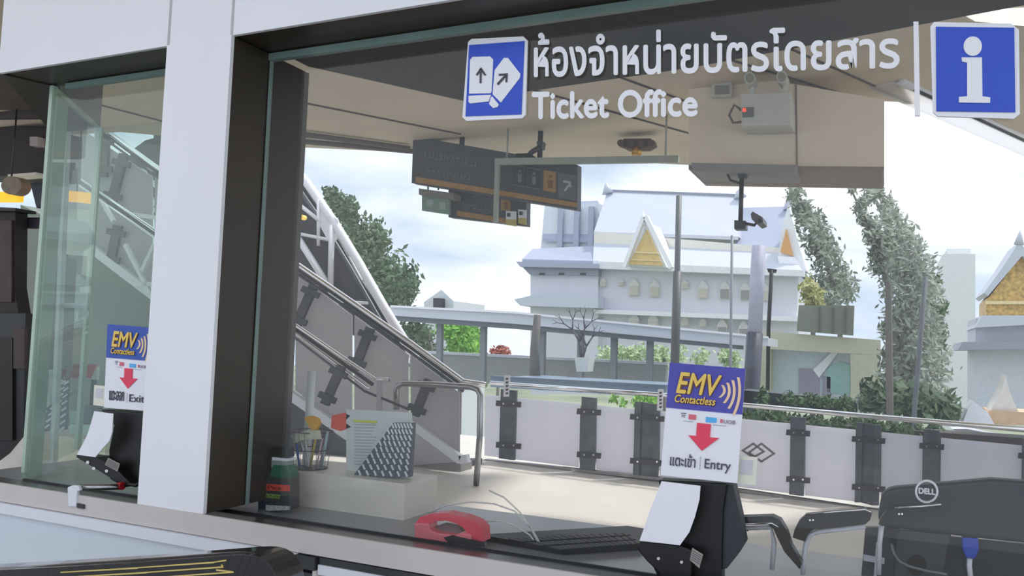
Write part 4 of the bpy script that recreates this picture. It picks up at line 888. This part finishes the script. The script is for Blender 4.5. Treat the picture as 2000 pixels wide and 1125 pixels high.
# right oblique gable
g = obj('gable', MB().prism([(1540, 398), (1558, 470), (1576, 530), (1520, 500), (1528, 440)], YA+1.5, 3), mat('eave white', (232, 234, 238)), t)
obj('pediment', MB().prism([(1536, 446), (1549, 500), (1524, 492)], YA+1.2, .3), mat('gold orange', (214, 160, 100), .5), g)
obj('flare', MB().prism([(1518, 500), (1550, 502), (1578, 530), (1524, 524)], YA+1.0, .5), TW, g)
for x, y, h in ((1187, 374, 18), (1446, 382, 16), (1543, 404, 22)):
    obj('finial', MB().tube([U(x, y+4, Y=YA+7.5), U(x-2, y-h*.5, Y=YA+7.5), U(x+(3 if x > 1300 else -4), y-h, Y=YA+7.5)], [.5, .25, .04], 6), TRL, t)
WD = mat('temple window dark', (150, 148, 146), .5); WDL = mat('temple window beige', (196, 190, 176), .5)
for i, (x, y, s, m_) in enumerate(((1178, 552, .5, WDL), (1213, 552, .4, WDL), (1238, 562, 1, WDL), (1278, 564, 1, WDL), (1338, 556, .5, WDL), (1373, 567, 1, WDL), (1415, 568, 1, WD), (1455, 570, 1, WD), (1494, 572, 1, WDL),
                                   (1238, 630, 1, WDL), (1275, 631, 1, WDL), (1338, 628, .5, WDL), (1373, 630, .5, WDL), (1410, 642, 1, WD), (1452, 646, 1, WD))):
    w, h = 7*s+1, 16*s
    w_ = obj('window', MB().prism([(x-w-2, y+h), (x-w-2, y-h*.4), (x-w*.6, y-h*.95), (x, y-h*1.2), (x+w*.6, y-h*.95), (x+w+2, y-h*.4), (x+w+2, y+h)], YA+.6, .3), mat('window surround', (214, 212, 210)), t)
    obj('pane', MB().prism([(x-w, y+h*.9), (x-w, y-h*.2), (x+w, y-h*.2), (x+w, y+h*.9)], YA+.5, .15), m_, w_)
# left wing
YL = YA-2
b = MB(); roof(b, ((1040, 486), (1168, 480)), ((1020, 506), (1168, 510)), YL+5, YL+2); obj('wing_roof', b, TRF, t)
obj('wing_eave', MB().prism([(1008, 511), (1168, 515), (1168, 524), (1016, 521)], YL+1.5, 6), TRF, t)
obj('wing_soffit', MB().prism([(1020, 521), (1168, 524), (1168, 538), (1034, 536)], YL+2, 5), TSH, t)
obj('wing_wall', MB().prism([(1036, 534), (1168, 538), (1168, 770), (1036, 770)], YL+2.4, 5), TWH, t)
obj('wing_eave', MB().prism([(1004, 585), (1050, 574), (1168, 578), (1168, 602), (1016, 597)], YL+1.2, 6), TRL, t)
obj('wing_wall', MB().prism([(1064, 400), (1168, 396), (1168, 484), (1056, 486)], YA+7.4, 3), mat('upper wall hazy', (222, 226, 234)), t)
for x in (1094, 1126, 1154): obj('column', MB().pbar((x+2, 404), (x, 484), .45, .4, YA+7), TRF, t)
b = MB()
for x in (1058, 1096, 1138): b.prism([(x-5, 533), (x+5, 533), (x+5, 537), (x-5, 537)], YL+1.9, .1)
obj('soffit_bracket', b, DSTEEL, t)
# right pavilion
YP = 40
t = thing('pavilion', 'white Thai pavilion with ornate gold gable at the right edge', 'temple', U(1980, 760, Y=YP))
obj('roof', MB().prism([(1992, 470), (2090, 640), (2090, 560), (2060, 560), (1996, 500), (1930, 578), (1922, 572), (1960, 520)], YP-.3, 4), TRL, t)
g = obj('gable', MB().prism([(1994, 500), (2070, 590), (2070, 618), (1926, 618), (1926, 588)], YP, 3), mat('gold carved', (206, 168, 96), .5, noise=.45, scale=6), t)
obj('gable_band', MB().prism([(1926, 588), (2070, 588), (2070, 594), (1926, 594)], YP-.2, .2), mat('pediment pale', (236, 216, 168)), g)
obj('wall', MB().prism([(1905, 622), (2090, 622), (2090, 820), (1905, 820)], YP+.6, 4), mat('pavilion grey', (200, 204, 214)), t)
obj('eave', MB().prism([(1918, 616), (2090, 616), (2090, 630), (1905, 640)], YP-.4, 5), TRL, t)
obj('eave', MB().prism([(1880, 668), (2090, 668), (2090, 680), (1870, 684)], YP-.6, 5), TSH, t)
obj('finial', MB().tube([U(1990, 478, Y=YP-.2), U(1993, 450, Y=YP-.2)], [.2, .03], 6), TRL, t)
t = thing('shrine', 'small white spired shrine with orange roof band at the right', 'shrine', U(1960, 835, Y=16))
obj('spire', MB().prism([(1964, 732), (1974, 770), (1990, 806), (1932, 806), (1948, 776), (1958, 760)], 16, .8), mat('spire cream', (226, 220, 214), .6), t)
obj('roof_band', MB().prism([(1932, 802), (2020, 806), (2020, 830), (1944, 830), (1926, 812)], 15.9, 1.2), mat('roof orange', (212, 178, 144), .6), t)
obj('side_roof', MB().prism([(1880, 826), (1890, 800), (1902, 784), (1930, 806), (1944, 832)], 15.8, .8), mat('shrine white', (226, 228, 234), .6), t)
tag(obj('sloped_roof', MB().prism([(1860, 838), (1890, 838), (2010, 862), (2010, 880), (1920, 866)], 10, .4), mat('slope pale', (206, 208, 218))), 'pale sloping roof edge behind the right end of the fence', 'roof')

# ------------------------------------------------------------------ vegetation
def foliage(pathpts, n, Y, depth, size, seed):
    r = random.Random(seed); b = MB()
    segs = []
    for i in range(len(pathpts)-1):
        (x0, y0, w0), (x1, y1, w1) = pathpts[i], pathpts[i+1]; segs.append((math.hypot(x1-x0, y1-y0)*(w0+w1), i))
    tot = sum(s[0] for s in segs)
    clumps = []
    for k in range(max(12, n//34)):
        a = r.random()*tot
        for L, i in segs:
            if a <= L: break
            a -= L
        (x0, y0, w0), (x1, y1, w1) = pathpts[i], pathpts[i+1]; f = r.random(); w = w0+(w1-w0)*f
        A = r.random()*2*pi; q = math.sqrt(r.random())
        clumps.append((x0+(x1-x0)*f+cos(A)*q*w, y0+(y1-y0)*f+sin(A)*q*w*.8, Y+r.uniform(-depth, depth), w))
    for k in range(n):
        cx, cy, Yc, w = clumps[r.randrange(len(clumps))]; g = 3.2+w*.12
        p = U(cx+r.gauss(0, g), cy+r.gauss(0, g*1.25), Y=Yc+r.gauss(0, depth*.3))
        u = Vector((r.gauss(0, 1), r.gauss(0, 1), r.gauss(0, 1))).normalized(); v = u.orthogonal().normalized()
        s = size*r.uniform(.5, 1.2)
        vs = [b.b.verts.new(p+q_) for q_ in (-u*s, -v*s*.4, u*s, v*s*.4)]; b.b.faces.new(vs)
    return b
def tree(name, label, path_, trunk, n, Y, depth, size, seed, m_, tr=.12):
    t = thing(name, label, 'tree', U(*trunk[0], Y=Y), 'trees beyond the fence')
    obj('foliage', foliage(path_, n, Y, depth, size, seed), m_, t)
    P = [U(x, y, Y=Y) for x, y in trunk]; P[0].z = min(P[0].z, -6.9) if Y > 12 else P[0].z
    obj('trunk', MB().tube(P, [tr*(1-.8*i/(len(P)-1)) for i in range(len(P))], 7), mat('trunk grey', (112, 108, 104), .8), t)
L1 = mat('casuarina leaves', (134, 143, 128), .8, noise=.25, scale=1); L2 = mat('casuarina pale leaves', (150, 158, 144), .8, noise=.25, scale=1)  # leaf colours greyed and lightened to stand for haze
L3 = mat('dusty green leaves', (96, 116, 88), .8, noise=.35, scale=1); L4 = mat('bright green leaves', (124, 176, 70), .7, noise=.3, scale=1)
L5 = mat('hedge green', (72, 100, 60), .8, noise=.4, scale=2)
tree('casuarina_tree', 'wispy grey green tree leaning left beside the temple gable', [(1545, 352, 6), (1560, 395, 20), (1590, 455, 28), (1615, 520, 34), (1640, 580, 36)], [(1650, 780), (1640, 600), (1600, 470), (1552, 360)], 3000, 29, 1.3, .14, 1, L1)
tree('casuarina_tree', 'tall wispy tree leaning left at the right of the window', [(1690, 355, 6), (1720, 400, 22), (1755, 460, 34), (1780, 540, 48), (1785, 640, 55), (1785, 740, 60), (1780, 800, 60)], [(1790, 850), (1785, 640), (1750, 470), (1692, 358)], 9000, 19, 1.2, .10, 2, L2)
tree('casuarina_tree', 'slender lower tip of foliage left of the tall right tree', [(1662, 372, 5), (1685, 410, 12), (1715, 470, 22), (1730, 520, 26)], [(1750, 800), (1735, 560), (1700, 450), (1664, 374)], 1200, 14.5, .3, .08, 3, L1, .08)
tree('casuarina_tree', 'grey green tree rising behind the white truss', [(640, 372, 8), (665, 410, 22), (705, 450, 32), (735, 500, 42), (760, 545, 46), (780, 590, 30)], [(800, 640), (760, 560), (700, 440), (642, 372)], 4200, 26, 1.5, .16, 4, L3)
tree('leafy_tree', 'bright green leafy tree under the walkway roof', [(880, 650, 26), (915, 660, 26), (900, 680, 26)], [(905, 740), (900, 680), (895, 650)], 2600, 25, 1, .13, 5, L4)
tree('leafy_tree', 'olive tree trunk and leaves left of the bright green one', [(800, 650, 24), (830, 670, 22)], [(850, 740), (840, 680), (835, 640)], 1200, 28, 1, .16, 6, L3, .25)
tree('leafy_tree', 'dark thin tree standing behind the post by the white tower', [(1826, 540, 8), (1828, 600, 14), (1830, 680, 16)], [(1830, 780), (1828, 680), (1826, 540)], 900, 30, 1, .14, 8, L5)
tree('leafy_tree', 'yellow green palm clump at the temple right corner', [(1585, 560, 16), (1590, 600, 16)], [(1588, 780), (1588, 620), (1586, 560)], 700, 25, .6, .14, 9, mat('yellow green leaves', (170, 170, 110), .8, noise=.2))
for x0, y0, x1, y1, w, n, Y, lab, m_ in ((1455, 815, 1840, 850, 12, 3200, 9.6, 'dark green hedge just behind the fence rail on the right', L5), (1480, 775, 1670, 792, 8, 900, 10.2, 'green plants growing in the dark planter', L5), (1190, 782, 1290, 788, 7, 500, 9.6, 'short green hedge left of the Entry poster', L4), (1700, 770, 1850, 800, 26, 2400, 16, 'loose green shrubs under the tall right tree', L3), (1180, 690, 1440, 700, 18, 1700, 30, 'pale green bushes before the temple base', mat('pale green', (186, 204, 160), .8, noise=.2))):
    tag(obj('hedge', foliage([(x0, y0, w), (x1, y1, w)], n, Y, .4, .05 if Y < 12 else .14, int(x0)), m_), lab, 'hedge', kind='stuff')
for o in [o for o in COL.objects if o.name in ('hedge.004', 'hedge.003')]:
    P_ = U(1300, 700, Y=30) if o.name[-1] == '4' else U(1775, 790, Y=16); obj('trunk', MB().tube([P_, (P_.x, P_.y, -7)], .1), MATS['trunk grey'], o)
t = thing('bare_tree', 'leafless dark branching tree before the left temple wing', 'tree', U(1125, 760, Y=18), 'trees beyond the fence')
r = random.Random(11); b = MB()
def br(x, y, a, L, w, d):
    x2, y2 = x+L*sin(a), y-L*cos(a); b.tube([U(x, y, Y=18), U(x2, y2, Y=18+r.uniform(-.2, .2))], [w, w*.7], 5)
    if d: 
        for s in (-1, 1): br(x2, y2, a+s*r.uniform(.25, .6), L*.72, w*.65, d-1)
br(1136, 705, -.1, 38, .05, 4); br(1136, 705, .3, 30, .04, 3)
obj('branches', b, mat('bare branch', (92, 88, 96), .8), t)
obj('pot', MB().prism([(1122, 698), (1152, 698), (1148, 726), (1126, 726)], 17.9, .4), mat('pot pale', (214, 216, 212)), t)
t = thing('tree_trunk', 'grey gnarled tree trunk under the walkway roof left of the temple', 'tree', U(1045, 750, Y=17.5), 'trees beyond the fence')
obj('trunk', MB().tube([U(1045, 750, Y=17.5), U(1044, 680, Y=17.5), U(1050, 615, Y=17.5)], [.16, .12, .1], 8), mat('trunk grey', (112, 108, 104)), t)
tag(obj('shrub', foliage([(965, 690, 8), (985, 688, 8)], 300, 22.6, .2, .1, 77), mat('red shrub', (176, 92, 76), .8)), 'small reddish shrub on the parapet under the walkway', 'shrub', kind='stuff')

P_ = U(975, 690, Y=22.6); obj('trunk', MB().tube([P_, (P_.x, P_.y, -7)], .05), MATS['trunk grey'], bpy.data.objects['shrub'])
# ================================================================== FOREGROUND handrail
YF = -.5
t = thing('escalator_handrail', 'glossy black rounded handrail with painted yellow reflections in the bottom left foreground', 'handrail', U(540, 1130, Y=YF))
o_ = [(-60, 1116), (100, 1108), (250, 1099), (400, 1088), (450, 1084), (475, 1083), (492, 1084), (506, 1088), (518, 1095), (528, 1105), (536, 1118), (541, 1134), (545, 1160)]
i_ = [(x+.5*(400-x if x > 400 else 0), 1200) for x, y in o_]
obj('body', MB().strip(o_, i_, YF, .08), mat('gloss black', (30, 30, 36), .12, coat=.6), t, bevel=.004)
obj('belt', MB().ptube([(x, y+5) for x, y in o_], .012, YF+.02, n=12), mat('belt rubber', (52, 48, 50), .2), t)
YS_ = mat('yellow streak', (214, 190, 110), .35)  # yellow reflections painted on the handrail as thin strips
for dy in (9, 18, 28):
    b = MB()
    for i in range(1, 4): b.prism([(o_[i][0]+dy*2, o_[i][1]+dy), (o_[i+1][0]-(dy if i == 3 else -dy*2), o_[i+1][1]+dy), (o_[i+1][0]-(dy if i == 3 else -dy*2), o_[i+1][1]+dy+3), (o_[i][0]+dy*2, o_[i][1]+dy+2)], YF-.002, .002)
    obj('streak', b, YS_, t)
